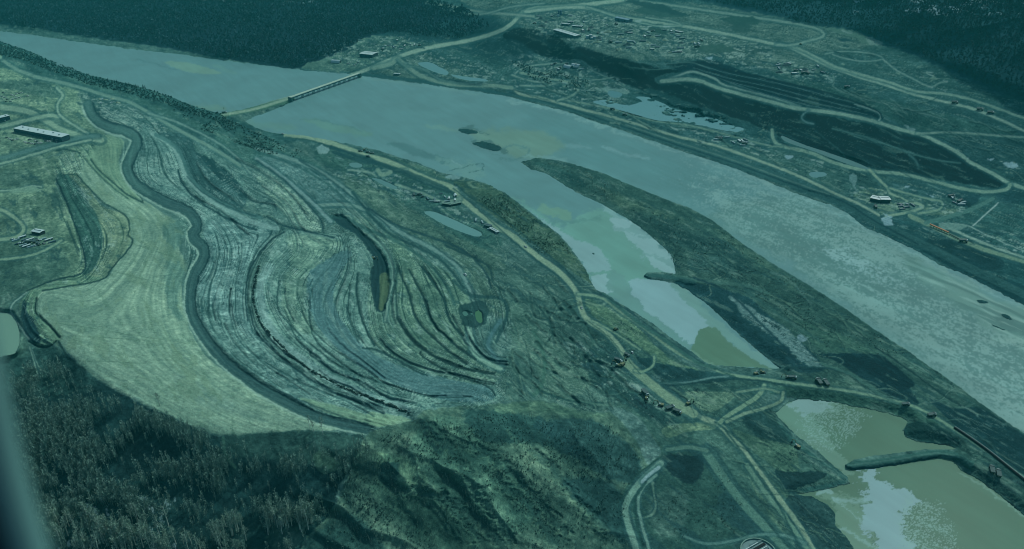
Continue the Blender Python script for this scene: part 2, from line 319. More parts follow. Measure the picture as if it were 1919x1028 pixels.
poly("262,232 300,250 335,300 355,350 395,385 470,405 520,418 500,450 470,495 460,540 464,595 500,652 560,695 650,742 775,782 700,800 600,770 500,715 420,655 372,595 362,560 372,520 392,480 380,440 372,415 340,392 290,375 250,330 250,290 262,262", (74,122,116), 2, 1, 1.5)
poly("262,262 300,265 330,300 345,330 330,350 300,345 268,320", (88,134,126), 6, .7, 5)
poly("262,262 300,262 320,280 300,290 265,290", (52,100,98), 6, .6, 5)
poly("293,248 346,250 362,265 367,283 417,311 462,362 452,392 430,394 379,360 359,326 341,293 316,265", (40,88,88), 1.5, 1, 1)
poly("370,283 417,311 462,362 455,370 440,358 400,325 378,298", (24,72,74), 3, 1, 2)
poly("346,250 400,262 420,285 480,335 540,400 500,405 470,372 420,312 368,283 362,265", (66,114,108), 2, .9, 2)
poly("480,331 500,332 531,346 560,370 581,392 602,432 570,428 531,400 495,356", (94,140,126), 2, 1, 1.5)
poly("478,296 530,295 589,320 640,355 665,380 660,388 595,384 545,345 500,315", (60,108,106), 2, 1, 1)
poly("380,440 400,410 470,412 520,425 500,452 472,495 462,545 470,600 520,660 430,600 380,560 372,520 392,480", (80,128,124), 6, .7, 4)
poly("530,432 600,436 650,440 690,470 700,520 690,590 702,645 760,675 850,712 920,722 928,752 800,768 700,748 600,700 530,640 490,580 488,530 505,480", (76,124,116), 2, 1, 1.5)
poly("540,440 610,445 640,460 600,500 575,540 572,580 590,620 560,620 530,580 530,530 545,490", (84,130,116), 5, .8, 3)
poly("575,520 600,495 640,470 660,475 640,510 625,550 640,600 690,655 760,690 850,712 915,722 922,748 850,752 760,728 680,690 620,640 585,590", (62,112,112), 3, 1, 2)
line("612,512 608,545 612,580 632,610 652,640 668,655", 4, (96,140,128), .8, 3)
line("505,500 488,535 492,585 525,640 585,688 670,735 760,765", 9, (92,140,134), .9, 2, fe=4)
poly("655,410 700,420 745,500 740,560 760,620 800,660 880,690 940,690 920,720 850,712 760,680 705,645 690,600 690,550 700,500 680,450", (74,120,108), 2, 1, 2)
poly("720,430 790,480 850,520 880,560 885,600 870,640 935,685 880,690 800,655 760,610 742,560 746,500", (72,118,104), 3, 1, 2)
poly("640,330 700,345 780,395 850,440 920,470 960,520 940,600 900,560 860,500 790,450 720,410 660,370", (62,106,96), 4, 1, 4)
poly("600,275 640,285 720,305 800,345 850,365 870,400 940,450 920,470 850,440 780,395 700,345 600,305", (48,98,92), 3, 1, 4)
poly("850,340 910,345 960,372 990,398 1046,440 1097,505 1110,530 1060,500 985,445 900,385", (60,102,88), 2, 1, 2)
poly("655,275 720,290 800,315 850,340 850,352 800,332 720,298", (56,102,92), 2, 1, 2)
poly("925,510 980,505 1040,520 1075,560 1090,600 1150,650 1160,700 1180,760 1100,770 1010,750 940,745 945,690 960,620", (62,108,100), 4, 1, 4)
poly("1010,640 1060,655 1110,690 1100,730 1040,740 1010,700", (74,120,106), 6, .8, 4)
poly("945,560 1010,600 1060,650 1020,680 960,640", (70,116,104), 6, .7, 5)
poly("1090,555 1130,565 1180,600 1230,645 1300,690 1370,705 1500,715 1620,738 1745,775 1700,775 1500,745 1440,735 1400,790 1480,830 1540,880 1590,900 1480,925 1500,1000 1600,1040 1640,1200 1180,1200 1175,950 1240,855 1200,790 1160,760 1120,690", (56,104,96), 3, 1, 3)
poly("1095,560 1130,572 1180,600 1232,650 1262,676 1310,694 1240,692 1222,668 1170,640 1120,600", (82,128,106), 2, 1, 1.5)
poly("1196,668 1222,672 1228,688 1205,692 1185,655 1175,640", (24,74,76), 2, 1, 2)
poly("1225,680 1300,692 1380,706 1330,718 1250,712 1228,700", (28,78,80), 2, 1, 2)
poly("1120,640 1160,660 1150,700 1120,700 1090,680", (34,84,82), 4, .9, 4)
poly("1110,690 1160,720 1220,760 1280,790 1230,790 1160,750 1110,720", (36,86,84), 3, .9, 3)
poly("1220,722 1300,730 1380,725 1360,740 1300,760 1260,745", (46,94,88), 2, .9, 2)
poly("1275,735 1370,735 1378,742 1340,770 1310,765", (84,128,110), 1.5, 1, 1)
poly("1240,805 1260,796 1300,792 1345,790 1340,803 1290,808 1252,820", (94,136,112), 1.2, 1, 1)
poly("1400,775 1455,770 1490,830 1470,850 1400,800", (30,78,78), 2, .9, 3)
poly("1370,805 1430,822 1490,838 1500,880 1540,885 1500,905 1430,860", (70,116,100), 2, 1, 2)
poly("1452,880 1480,884 1540,884 1545,895 1480,918 1465,905", (22,68,70), 2, 1, 3)
poly("1455,785 1490,822 1536,858 1590,900 1490,925 1485,918 1575,898 1530,862 1480,825", (44,96,92), 1.5, 1, 1)
poly("1330,800 1380,825 1420,865 1470,925 1440,905 1390,850", (60,108,98), 3, .6, 2)
poly("1245,850 1310,845 1350,890 1400,950 1470,1030 1500,1040 1250,1040 1200,960 1210,920", (44,92,86), 3, 1, 4)
poly("1215,935 1260,915 1290,930 1280,990 1240,1010 1215,970", (74,118,108), 8, .7, 6)
poly("1350,925 1385,930 1430,990 1420,1005 1380,990 1345,960", (34,82,82), 3, .9, 3)
poly("1240,855 1300,852 1320,870 1300,905 1260,890", (18,62,66), 4, .9, 5)
poly("1400,870 1460,905 1520,1000 1560,1040 1540,1040 1470,1000 1420,930", (72,116,100), 2, .8, 2)
poly("1488,928 1520,930 1552,946 1566,965 1566,985 1600,1030 1620,1200 1540,1200 1480,980 1470,940", (34,80,80), 2, 1, 2)
poly("1375,1020 1400,1008 1435,1010 1450,1020 1450,1060 1370,1060", (50,96,92), 2, 1, 1)
# island and lower flats
poly("975,303 1016,296 1122,321 1238,369 1334,412 1445,492 1490,518 1592,583 1693,652 1794,722 1844,760 1919,812 2400,1100 2400,1200 2060,1060 1919,965 1800,880 1785,850 1790,838 1700,800 1690,782 1600,762 1500,748 1480,735 1463,692 1415,652 1364,606 1327,571 1262,530 1266,510 1258,477 1208,432 1132,384 1061,349", (48,94,88), 1.5, 1, 1.5)
poly("1122,350 1180,372 1240,395 1310,430 1300,445 1230,430 1170,395", (66,108,94), 8, .8, 7)
poly("1180,395 1260,410 1330,440 1400,490 1380,520 1300,470 1230,440", (32,80,80), 10, .7, 9)
poly("990,300 1060,320 1100,345 1080,352 1030,325", (34,84,82), 4, .8, 3)
poly("1340,420 1390,455 1450,500 1490,530 1480,540 1420,500 1350,440", (62,106,94), 4, .7, 3)
poly("1290,486 1330,478 1370,490 1380,510 1340,512 1300,505", (50,98,94), 3, .8, 2)
poly("1262,529 1330,536 1400,556 1440,590 1480,620 1545,692 1470,692 1440,672 1364,606 1327,571", (26,76,80), 2.5, 1, 2.5)
poly("1365,555 1385,560 1420,585 1450,602 1470,612 1500,640 1512,655 1535,680 1548,690 1525,688 1495,670 1470,645 1430,618 1400,598 1380,575", (90,134,130), 2.5, .95, 4.5)
poly("1495,628 1510,628 1514,636 1500,640", ICE, 1.5, .9, 2)
poly("1490,600 1560,620 1620,645 1650,660 1560,660 1530,650", (50,98,88), 4, .8, 4)
poly("1528,664 1580,662 1642,664 1668,677 1713,717 1705,728 1722,756 1693,753 1617,710 1566,677", (13,60,65), 2, 1, 1.5)
poly("1650,655 1690,660 1790,740 1800,758 1770,742 1720,712 1680,680", (58,104,96), 2, .9, 1.5)
poly("1640,622 1700,660 1790,728 1840,765 1919,815 2000,860 1919,812 1800,745 1690,665", (38,88,86), 2, .7, 1)
poly("1740,744 1790,765 1840,765 1919,815 2050,890 2050,980 1919,895 1850,842 1790,798", (18,66,70), 2, 1, 1)
poly("1705,793 1745,792 1790,820 1800,838 1745,830 1712,822 1694,812", (22,70,70), 1.5, 1, 1.5)
poly("1440,735 1500,720 1600,735 1700,758 1760,790 1740,792 1690,780 1600,760 1500,745", (48,98,88), 3, .8, 3)
poly("1560,715 1600,715 1620,735 1580,735", (72,116,102), 4, .5, 5)
# natural slopes
poly("-700,690 0,672 60,655 112,655 160,695 230,740 330,787 415,818 550,808 680,817 700,850 640,900 620,960 560,1060 500,1400 -700,1400", (18,66,68), 2, 1, 3)
poly("0,672 100,650 130,680 180,710 160,735 60,740 0,730", (40,88,84), 6, .8, 4)
poly("415,818 550,808 680,817 660,850 560,870 500,860 440,850", (38,84,80), 6, .9, 6)
poly("585,850 615,845 635,860 640,880 600,885", (68,114,98), 3, .8, 5)
poly("500,1000 560,985 570,1000 545,1040 520,1040", (56,100,90), 5, .7, 6)
poly("690,812 775,788 800,768 930,757 1010,750 1100,775 1160,770 1210,800 1240,850 1190,900 1170,960 1180,1060 1150,1200 600,1200 560,1040 620,960 650,900", (56,100,90), 3, 1, 3)
poly("785,800 830,780 880,800 930,850 980,900 1000,960 960,1000 860,950 800,900 760,870", (58,108,96), 8, .7, 6)
poly("700,900 760,905 850,950 900,1020 860,1040 780,1000 700,930", (60,108,94), 8, .7, 6)
poly("700,850 750,855 790,880 800,915 750,905 715,880", (62,110,94), 6, .7, 5)
poly("870,770 930,765 1000,780 1060,800 1090,850 1060,850 1000,830 920,830 880,800", (24,72,72), 7, .9, 8)
poly("1000,790 1100,785 1150,810 1200,860 1190,900 1150,900 1080,860 1040,830", (26,74,76), 6, .8, 6)
poly("1050,900 1140,900 1170,950 1170,1020 1110,960", (24,72,74), 8, .8, 6)
poly("785,785 800,790 830,830 828,850 815,845 795,812", (22,70,70), 3, .9, 3)
poly("712,872 745,868 742,905 722,908", (24,72,72), 3, .9, 4)
poly("1140,765 1165,765 1200,785 1230,830 1240,848 1225,862 1212,870 1195,830 1165,790", (72,118,112), 2, 1, 1.5)
poly("650,960 700,1000 720,1040 600,1060 570,1020", (30,78,76), 7, .9, 6)
poly("930,760 1010,752 1100,770 1140,775 1100,782 1000,770 940,775", (68,114,98), 4, .7, 3)

# --- mottling, streaks along contours, stripes along the valley
dm = unproj(np.array([700., 1850.]), np.array([150., 740.]), np.array([5., 5.])); dv = np.array([dm[0][1]-dm[0][0], dm[1][1]-dm[1][0]]); dv /= np.hypot(*dv)
ax = X0*dv[0]+Y0*dv[1]; ay = -X0*dv[1]+Y0*dv[0]
n_along = fbm(ax/150, ay/22, 5, 41, .6); n_iso = fbm(X0/34, Y0/34, 5, 42, .62); n_fine = fbm(X0/6.5, Y0/6.5, 3, 43, .7)
sx = X0*0.7-Y0*0.7
n_str = fbm(SF*9.0, qa/90, 4, 44, .62); n_str2 = fbm(SF*26.0, (UU+VV)/46, 2, 45, .6)
n_gul = fbm(qa/60, qb/9, 4, 46, .65)
landm = (WSD < 0.5)
field = np.zeros(UU.shape); sl, sd = poly_sd(P("70,545 190,520 245,445 200,380 150,327 200,252 240,260 225,300 262,365 330,400 350,500 345,580 420,690 640,800 415,815 160,690 100,640"), 12, 1); field[sl] = sm(-6, 6, sd)
forest = np.zeros(UU.shape)
for pgs in ("-400,-60 -400,50 5,46 300,88 560,127 640,98 740,62 930,50 780,-10 740,-60", "1250,-60 1350,10 1450,28 1580,52 1720,105 1919,188 2700,420 2700,-60"):
    sl, sd = poly_sd(P(pgs), 10); forest[sl] = np.maximum(forest[sl], sm(-5, 5, sd))
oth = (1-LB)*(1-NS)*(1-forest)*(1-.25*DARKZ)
L = np.zeros(UU.shape)
n_vf = fbm(X0/2.6, Y0/2.6, 2, 48); n_big = fbm(X0/120, Y0/120, 3, 49)
gate = sm(-.35, .45, fbm(UU/55, VV/45, 3, 50)+.1)
dash = fbm(UU/26+SF*2, VV/3.4+UU/30, 4, 51, .65); dz_ = sm(2.75, 2.95, SF)*sm(3.6, 3.4, SF)*(VV > 400)+.6*sm(1.9, 2.05, SF)*sm(2.5, 2.35, SF)*(VV > 400)
L += LB*(1-field)*((0.16*n_str+0.20*n_str2)*(.35+.8*gate)+0.20*n_iso+.16*n_fine+.12*n_vf+.10*n_big)+LB*dz_*.34*dash
n_rdg = .45-2.6*np.abs(fbm(ax/60, ay/9, 4, 52, .6)); n_rdg2 = .42-2.6*np.abs(fbm(X0/26, Y0/26, 4, 53, .6))
L += LB*field*(.06*n_vf+.06*n_big)+oth*(.16*n_vf+.10*n_rdg+.14*np.minimum(n_rdg2, .25))+NS*(.16*n_vf+.12*np.minimum(n_rdg2, .25))+LB*(1-field)*.12*np.minimum(n_rdg2, .25)
L += LB*field*(0.09*n_str+0.20*n_str2+0.10*n_iso)
L += oth*(0.26*n_along+0.24*n_iso+0.12*n_fine)
L += NS*(0.30*n_iso+0.22*n_fine)+GW*NS*(0.16*n_gul+.42*(gul-.45))
L += forest*(0.18*n_iso)
L -= (L*(VV > 0)*(VV < 1028)).sum()/((VV > 0)*(VV < 1028)).sum()
B0 = c255((2,46,50)); K0 = 1-.20*oth-.13*NS-.06*LB*(1-field)-.10*field
COL = B0+(COL-B0)*(K0*np.exp(L*1.25))[..., None]
# pale gravel and melt-snow flecks, dark clods on the broken ground
def flecks(mask, seed, sx_, sy_, th, col, op):
    f = sm(th, th+.12, fbm(ax/sx_, ay/sy_, 4, seed, .65))*mask*op
    COL[:] = COL*(1-f[..., None])+c255(col)*f[..., None]
yard = np.zeros(UU.shape)
for s in ("980,20 1100,18 1240,45 1420,78 1440,130 1280,108 1100,85 1000,60", "960,110 1060,110 1180,165 1120,205 980,180", "1440,110 1560,125 1560,155 1480,145", "600,100 700,68 800,80 700,124", "1590,355 1780,360 1800,400 1640,405", "700,110 850,100 960,160 900,170", "1290,235 1440,270 1440,300 1300,260", "1690,420 1919,440 1919,475", "160,175 300,215 290,250 170,215", "600,330 700,310 880,390 870,420 700,350", "1060,640 1200,690 1300,760 1150,750"):
    sl, sd = poly_sd(P(s), 16, 4); yard[sl] = np.maximum(yard[sl], sm(-8, 6, sd))
flecks(yard, 91, 16, 9, .12, (112,152,142), .7); flecks(yard, 92, 18, 9, .15, (26,74,78), .75)
flecks(oth*(1-yard)*landm, 93, 40, 9, .30, (96,136,122), .45); flecks(oth*landm, 94, 60, 12, .26, (22,70,74), .5)
flecks(LB*(1-field), 95, 14, 5, .30, (28,78,80), .6); flecks(LB*(1-field), 96, 22, 6, .28, (112,156,146), .5)
trk = np.abs(fbm(ax/170+.25*n_iso, ay/60, 2, 141)); trk2 = np.abs(fbm(X0/95, Y0/70, 2, 142)); tg = oth*landm*(UU > 560)+LB*sm(900, 960, UU)
for tk, wd, gs in ((trk, .018, 143), (trk2, .015, 144)):
    m_ = sm(wd, wd*.4, tk)*np.clip(tg, 0, 1)*sm(-.1, .15, fbm(X0/260, Y0/260, 2, gs))*.6; COL = COL*(1-m_[..., None])+c255((84,126,112))*m_[..., None]
    m_ = sm(wd*2.6, wd*1.6, tk)*sm(wd*.8, wd*1.3, tk)*np.clip(tg, 0, 1)*sm(-.1, .15, fbm(X0/260, Y0/260, 2, gs))*.5; COL = COL*(1-m_[..., None])+c255((20,68,72))*m_[..., None]
# bench toes, sharp thin dark ledges that follow the contours
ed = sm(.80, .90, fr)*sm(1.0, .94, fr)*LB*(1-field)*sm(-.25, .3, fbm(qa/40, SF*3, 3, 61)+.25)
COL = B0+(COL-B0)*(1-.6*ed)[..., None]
flecks(field, 191, 50, 14, .22, (80,122,104), .55); flecks(field, 192, 16, 5, .30, (66,110,96), .5)
# snow in the lower wood and on the far hills
flecks(NS*(VV > 930)*(UU < 330), 97, 9, 5, .22, (120,160,160), .8); flecks(forest*(VV < 30)*(UU > 1600), 98, 40, 20, .26, (130,170,172), .8)
flecks(forest*(VV < 8)*(UU > 380)*(UU < 600), 99, 40, 20, .22, (110,150,155), .7)

for w in ISLETS: poly(w, (26,74,76), 1, 1, 1)
# many thin broken ledges that follow the benches
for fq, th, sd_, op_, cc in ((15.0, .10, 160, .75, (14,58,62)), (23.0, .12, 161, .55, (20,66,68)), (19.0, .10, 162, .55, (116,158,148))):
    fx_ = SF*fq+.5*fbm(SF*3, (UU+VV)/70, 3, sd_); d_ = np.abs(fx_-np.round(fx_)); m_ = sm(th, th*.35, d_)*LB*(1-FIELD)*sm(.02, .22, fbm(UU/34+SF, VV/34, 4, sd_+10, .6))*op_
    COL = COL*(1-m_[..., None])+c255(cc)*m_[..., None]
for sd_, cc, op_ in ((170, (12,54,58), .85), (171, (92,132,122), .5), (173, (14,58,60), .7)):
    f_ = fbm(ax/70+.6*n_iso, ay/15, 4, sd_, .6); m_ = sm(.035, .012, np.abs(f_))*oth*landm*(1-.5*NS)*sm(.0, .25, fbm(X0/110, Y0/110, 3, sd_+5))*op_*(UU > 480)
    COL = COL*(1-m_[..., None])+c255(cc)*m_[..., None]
# --- roads, benches, berms
def both(s, w, col, edge=None, **k):
    if edge is not None: line(s, w+1.6, edge, .7, 1.0)
    line(s, w, col, **k)
line("955,178 1050,203 1150,236 1260,273 1380,312 1500,358 1570,382 1610,408 1650,428 1720,462 1800,502 1919,560 1990,590", 7.5, (38,88,88), 1, .8, off=-8, fe=1.5)
line("955,172 1050,197 1150,230 1260,267 1380,306 1500,350 1575,374", 1.2, (72,116,108), .8, .6, off=-4)
line("955,174 1050,199 1150,232 1260,269 1380,308 1500,352 1575,376 1640,415 1720,458", 1.2, (16,62,68), .8, .8, off=-1)
line("672,141 740,148 800,155 900,170 955,180", 3, (30,80,82), 1, 1, off=-2)
RD = [("545,181 600,160 668,137 700,125 740,108 800,90 880,75 930,60 958,45 972,30 990,18 1020,14 1100,8 1200,-5", 3.6, (104,144,124)),
 ("985,22 1060,14 1110,16 1150,28 1230,42 1290,50 1370,65 1440,80 1478,88 1516,106 1554,124 1604,142 1655,157 1705,174 1756,187 1819,202 1870,222 1919,245 1990,280", 2.6, (98,138,120)),
 ("1460,82 1500,92 1560,122 1600,135 1637,146 1667,154 1718,171 1769,175 1819,186 1870,203 1919,221 1990,250", 2.4, (86,128,112)),
 ("1200,2 1250,8 1330,20 1440,36 1503,46 1538,57 1543,67 1516,76 1485,84 1455,84", 2.2, (84,126,112)),
 ("1100,12 1160,32 1230,48 1275,48 1262,40 1210,32", 1.2, (92,134,118)),
 ("800,4 860,14 900,22 1000,30", 2.4, (84,124,110)), ("830,18 900,26 960,12 1020,6", 1.5, (80,122,110)),
 ("1238,152 1270,142 1299,134 1339,147 1360,160 1440,181 1500,199", 2.2, (90,132,118)),
 ("1240,152 1301,149 1354,167 1440,189 1490,202 1541,208 1592,216 1642,228 1680,240 1718,250 1744,259 1794,285 1819,304 1857,323 1890,342 1919,352 1990,380", 3.4, (96,138,120)),
 ("1893,346 1885,355 1845,359 1794,351 1743,338 1693,326 1642,321 1592,313 1554,301 1516,285 1465,273 1450,262 1447,243", 3.2, (88,130,112)),
 ("1718,250 1760,248 1794,248 1860,253 1919,257 1990,262", 2, (90,132,116)),
 ("960,164 975,176 1011,183 1043,191 1086,203 1137,216 1188,231 1238,246 1276,257 1314,265 1365,280 1440,307 1491,327 1541,350 1571,365 1607,380 1647,403", 2.4, (100,138,118)),
 ("1050,186 1100,194 1160,207 1220,225 1290,234 1340,246 1400,262 1440,272 1465,275", 1.6, (80,122,106)),
 ("1628,316 1642,331 1663,351 1668,361 1693,374 1730,386 1700,398 1660,404", 2.4, (96,136,114)),
 ("1668,352 1700,362 1743,373 1765,378 1760,392 1720,400", 2, (88,130,110)),
 ("1705,404 1743,422 1794,447 1845,467 1885,479 1919,490 1990,515", 4, (84,124,104)),
 ("1765,425 1790,432 1819,445 1870,465 1919,482 1990,510", 2.4, (100,140,124)),
 ("1546,101 1579,96 1630,99 1655,109 1630,114 1592,111 1560,102", 1.3, (80,122,110)), ("1655,111 1680,131 1705,144 1743,162 1760,155 1775,152", 1.6, (80,122,110)),
 ("1561,140 1563,155 1561,162 1592,177 1642,190 1693,202 1769,223", 1, (74,116,104)),
 ("1602,195 1642,208 1651,217 1647,225", 1.5, (92,134,122)), ("1516,206 1502,218 1510,228 1524,232", 1.5, (60,106,102)),
 ("700,128 735,118 745,110 770,130 800,146 850,158 920,160 958,164", 3.6, (84,126,110)), ("745,112 758,122 790,128 830,150 900,158", 1.4, (60,106,98)),
 ("965,138 985,125 1020,120 1060,118", 1.5, (90,132,118)), ("960,140 990,150 1040,155 1070,150 1020,160 975,160", 1.6, (84,126,112)), ("975,136 1020,145 1070,155 1085,165 1070,180 1045,188", 2, (84,126,110)),
 ("1085,152 1140,147 1150,144", 1, (88,130,114)), ("1106,130 1140,146", .8, (84,126,110)),
 ("0,109 25,126 63,142 106,152 152,164 202,180 240,190 278,210 316,233 354,253 417,288 450,310", 3, (78,122,108)), ("278,212 330,228 400,262 440,290 470,325", 1.6, (80,124,112)),
 ("-60,100 0,106", 4, (100,142,120)),
 ("-60,196 0,200 50,208 80,222 110,240 150,255 190,262", 5, (96,138,116)), ("-60,236 0,236 50,225 90,216 110,218", 3.5, (98,140,118)), ("106,165 118,178 108,195 112,215 140,235 165,250", 2, (98,140,120)),
 ("-60,300 0,296 60,280 110,268 160,256 185,255", 3, (60,108,100)), ("-60,312 0,306 60,290 110,275 170,262", 2, (96,138,118)),
 ("-60,380 0,392 30,410 44,425 40,437 20,446 -40,452", 3, (96,136,112)), ("0,486 50,480 85,468 115,450", 2, (94,136,112)), ("-40,358 20,356 60,348 78,350", 1.2, (100,142,122)),
 ("418,210 450,206 500,193 545,181", 3, (108,146,128)),
 ("536,252 594,260 637,273 682,290 720,300 758,316 809,338 847,351 864,371 885,389 910,409 935,427 960,441 985,462 1011,483 1043,505 1066,528 1082,551 1089,578 1102,599 1137,624 1160,649 1175,672 1195,695 1225,720 1258,742 1289,764 1314,782 1347,795 1370,819 1390,841 1415,874 1440,908 1465,940 1491,975 1523,1028 1560,1100", 4.8, (100,138,114)),
 ("1175,680 1200,702 1240,735 1270,758 1300,775", 8, (92,132,108)),
 ("1084,551 1110,553 1135,562 1160,582 1200,609 1240,640 1280,667 1330,688 1370,702 1430,710 1480,717 1560,728 1620,738 1700,757 1745,777 1790,805 1860,852 1919,895 1990,945", 2.6, (88,130,108)),
 ("1226,668 1224,684 1205,696 1190,694", 2, (90,132,108)),
 ("1240,718 1290,716 1330,708 1365,705", 1.6, (72,118,110)), ("1110,600 1150,622 1200,655", 1.5, (92,134,110)),
 ("1432,722 1420,742 1390,762 1365,778 1347,793", 4.2, (90,132,108)), ("1468,735 1462,752 1430,765 1395,775 1362,790", 3, (90,130,108)), ("1380,735 1430,728 1460,735", 2, (82,124,104)),
 ("1322,846 1352,889 1390,940 1440,994 1480,1040 1500,1080", 7.5, (64,112,98)), ("1250,842 1290,838 1325,844", 3.5, (66,112,98)),
 ("1400,872 1440,930 1480,980 1520,1040", 4, (76,122,104)),
 ("1238,868 1210,893 1188,918 1172,950 1178,985 1192,1028 1200,1080", 6, (84,130,114)), ("1234,876 1214,892 1204,902", 3.5, (106,148,142)), ("1230,890 1206,912 1196,938 1202,980 1216,1028 1230,1090", 2.6, (82,128,114)),
 ("1280,1003 1320,1018 1370,1014 1420,1002 1470,1003 1510,1018", 2.4, (66,114,104)),
 ("652,318 690,322 706,330 700,322 720,318 745,318 762,318", 1.6, (88,130,114)), ("742,345 770,355 800,365 830,378 862,372", 2.5, (84,126,110)), ("708,318 716,327 732,322", 4, (84,126,108)),
 ("640,405 655,405 665,425 690,440 720,465 735,500 735,530 728,560 722,600", 2, (88,132,116)),
 ("480,278 531,293 594,318 657,362 695,397 745,432 809,465 855,497 885,552", 3.2, (78,122,112)), ("590,385 650,383 700,398", 3, (80,124,112)),
 ("480,296 531,332 589,383 620,415", 3, (84,128,120)),
 ("880,615 884,640 890,662 915,680 938,690", 4.5, (92,138,120)), ("938,600 915,640 925,665 940,680", 3.5, (52,100,98)),
 ("60,655 75,690 100,700", .8, (88,130,112)), ("62,645 40,615 20,577 50,548", 1.4, (98,140,124)), ("56,650 72,708", 1, (96,138,120)),
]
for s, w, c in RD:
    line(s, w*1.9+1.2, (30,80,82), .5, 1.5, fe=2)
    line(s, w, (c[0]*1.0, c[1]*1.01, c[2]*1.05), .97, .8)
for q in ("1309,121 1365,137 1440,152 1500,166 1560,182 1600,192", "1300,127 1365,146 1440,162 1500,177 1560,192 1612,204", "1315,133 1370,153 1440,170 1500,186 1560,200 1625,214", "1340,143 1390,162 1440,178 1490,191 1540,202 1590,212"):
    line(q, .7, (58,104,104), .9, .4)
for q in ("1250,121 1309,116 1365,132 1440,147 1500,161 1560,176 1640,205 1652,219", "1304,124 1365,142 1440,157 1500,172 1560,187 1605,198", "1304,130 1365,150 1440,166 1500,182 1560,196 1618,209"):
    line(q, 1.4, (10,50,56), .9, .4)
line("1195,116 1240,120 1290,116 1310,121 1330,128", 1, (60,108,104), .8)
line("1180,126 1230,130 1280,122", .9, (56,104,100), .8)
for s, w, c, o in [("1560,240 1640,262 1700,285 1760,300 1800,305", 1.6, (52,100,98), .8), ("1600,255 1660,270 1712,287", 1.2, (52,100,98), .8), ("1703,290 1716,300 1722,315", 2, (48,96,96), .8),
  ("1823,423 1870,380", 1.4, (110,150,144), 1), ("1735,417 1780,405 1820,392 1860,372", 4, (58,108,102), .9), ("1765,418 1800,420 1819,425 1860,445 1919,470", 1, (104,146,138), .9)]: line(s, w, c, o)
rsp = np.random.RandomState(77)
for k in range(90):
    u_ = rsp.uniform(1000, 1330); v_ = 28+(u_-1000)*.12+rsp.uniform(-12, 42)
    if v_ > 104 or (u_ < 1100 and v_ > 62): continue
    w_ = rsp.uniform(3, 13); line([(u_, v_), (u_+w_, v_+w_*rsp.uniform(-.05, .25))], rsp.uniform(.5, 1.3), [(112,152,146), (100,140,128), (20,66,70), (18,62,68)][rsp.randint(4)], .85, .8)
for (ua, ub, va, vb, n_) in ((1290, 1460, 252, 280, 26), (1590, 1800, 352, 395, 34), (1440, 1550, 118, 145, 26), (720, 800, 70, 92, 16), (960, 1100, 110, 175, 44), (1760, 1919, 425, 470, 30), (600, 860, 300, 385, 50), (1480, 1620, 280, 350, 26), (1090, 1300, 190, 250, 20), (1780, 1919, 270, 330, 24), (1560, 1780, 80, 170, 26)):
    for k in range(n_):
        u_ = rsp.uniform(ua, ub); v_ = va+(u_-ua)/(ub-ua)*(vb-va)*.6+rsp.uniform(0, (vb-va)*.5)
        w_ = rsp.uniform(2, 12); line([(u_, v_), (u_+w_, v_+w_*rsp.uniform(.1, .5))], rsp.uniform(.5, 1.4), [(108,148,142), (92,134,120), (18,64,68), (14,58,62)][rsp.randint(4)], .8, 1.0)
# snow pads
for s, c in [("1652,408 1662,405 1672,414 1676,423 1662,422 1652,414", (118,160,164)), ("1655,398 1672,405 1670,410", ICE), ("1470,290 1486,291 1485,296 1474,296", ICE), ("1590,327 1606,327 1604,350 1606,362 1600,352 1592,338", (86,130,128)),
   ("1696,347 1706,348 1700,352 1694,350", ICE), ("1880,305 1898,304 1908,310 1895,314 1882,310", ICE), ("1850,295 1862,298 1855,302", ICE), ("1736,363 1752,368 1748,370", ICE), ("1695,234 1716,242 1708,246", (96,138,134)),
   ("1758,420 1790,418 1812,424 1790,430 1765,428", (92,136,128)), ("592,275 602,272 618,278 612,287 600,286", (108,150,146)), ("834,330 850,328 864,332 848,336", (100,144,142)), ("625,293 644,297 640,299", (88,132,128)),
   ("1117,166 1145,163 1180,172 1168,176 1140,172", (92,136,130)), ("1320,108 1335,106 1330,110", ICE), ("1530,48 1600,58 1645,78 1655,82 1620,82 1600,70", (70,114,104)), ("1625,68 1648,76 1654,82 1630,82", (98,138,130)), ("1575,56 1598,60 1590,62", (96,136,130)),
   ("1570,70 1600,74 1596,78 1576,76", (26,76,80)), ("1310,85 1360,84 1375,95 1330,100 1310,96", (44,90,86)), ("1215,50 1250,56 1245,64 1222,58", (34,80,78)), ("1190,18 1240,12 1290,28 1260,32 1220,28", (40,88,86)), ("1350,33 1410,32 1420,44 1380,46", (36,84,82)), ("1370,48 1400,46 1408,56 1380,60", (40,86,84)),
   ("1165,0 1230,6 1290,28 1270,28 1210,14", (30,78,80)), ("20,352 68,350 76,358 40,362 24,360", (100,144,126)), ("480,398 506,400 514,408 500,405", (84,130,120)), ("366,283 402,279 398,282 380,284", (80,126,120)),
   ("696,470 706,472 704,490 694,486", (92,138,134))]:
    poly(s, (c[0]*.88, c[1]*.93, c[2]*.93), 1.6, .9, 3.2)
# dark pits
poly("622,407 640,404 657,417 682,437 707,463 724,490 726,508 730,538 718,583 705,581 697,550 694,515 700,493 692,472 670,442 642,427", (18,64,68), 2, .95, 2.5, dh=-5)
poly("712,515 726,512 730,538 718,580 710,578 712,545", (62,100,82), 2, .9, 1)
poly("858,575 880,565 905,562 915,575 912,600 900,612 868,608 862,590", (20,66,68), 3, .85, 4)
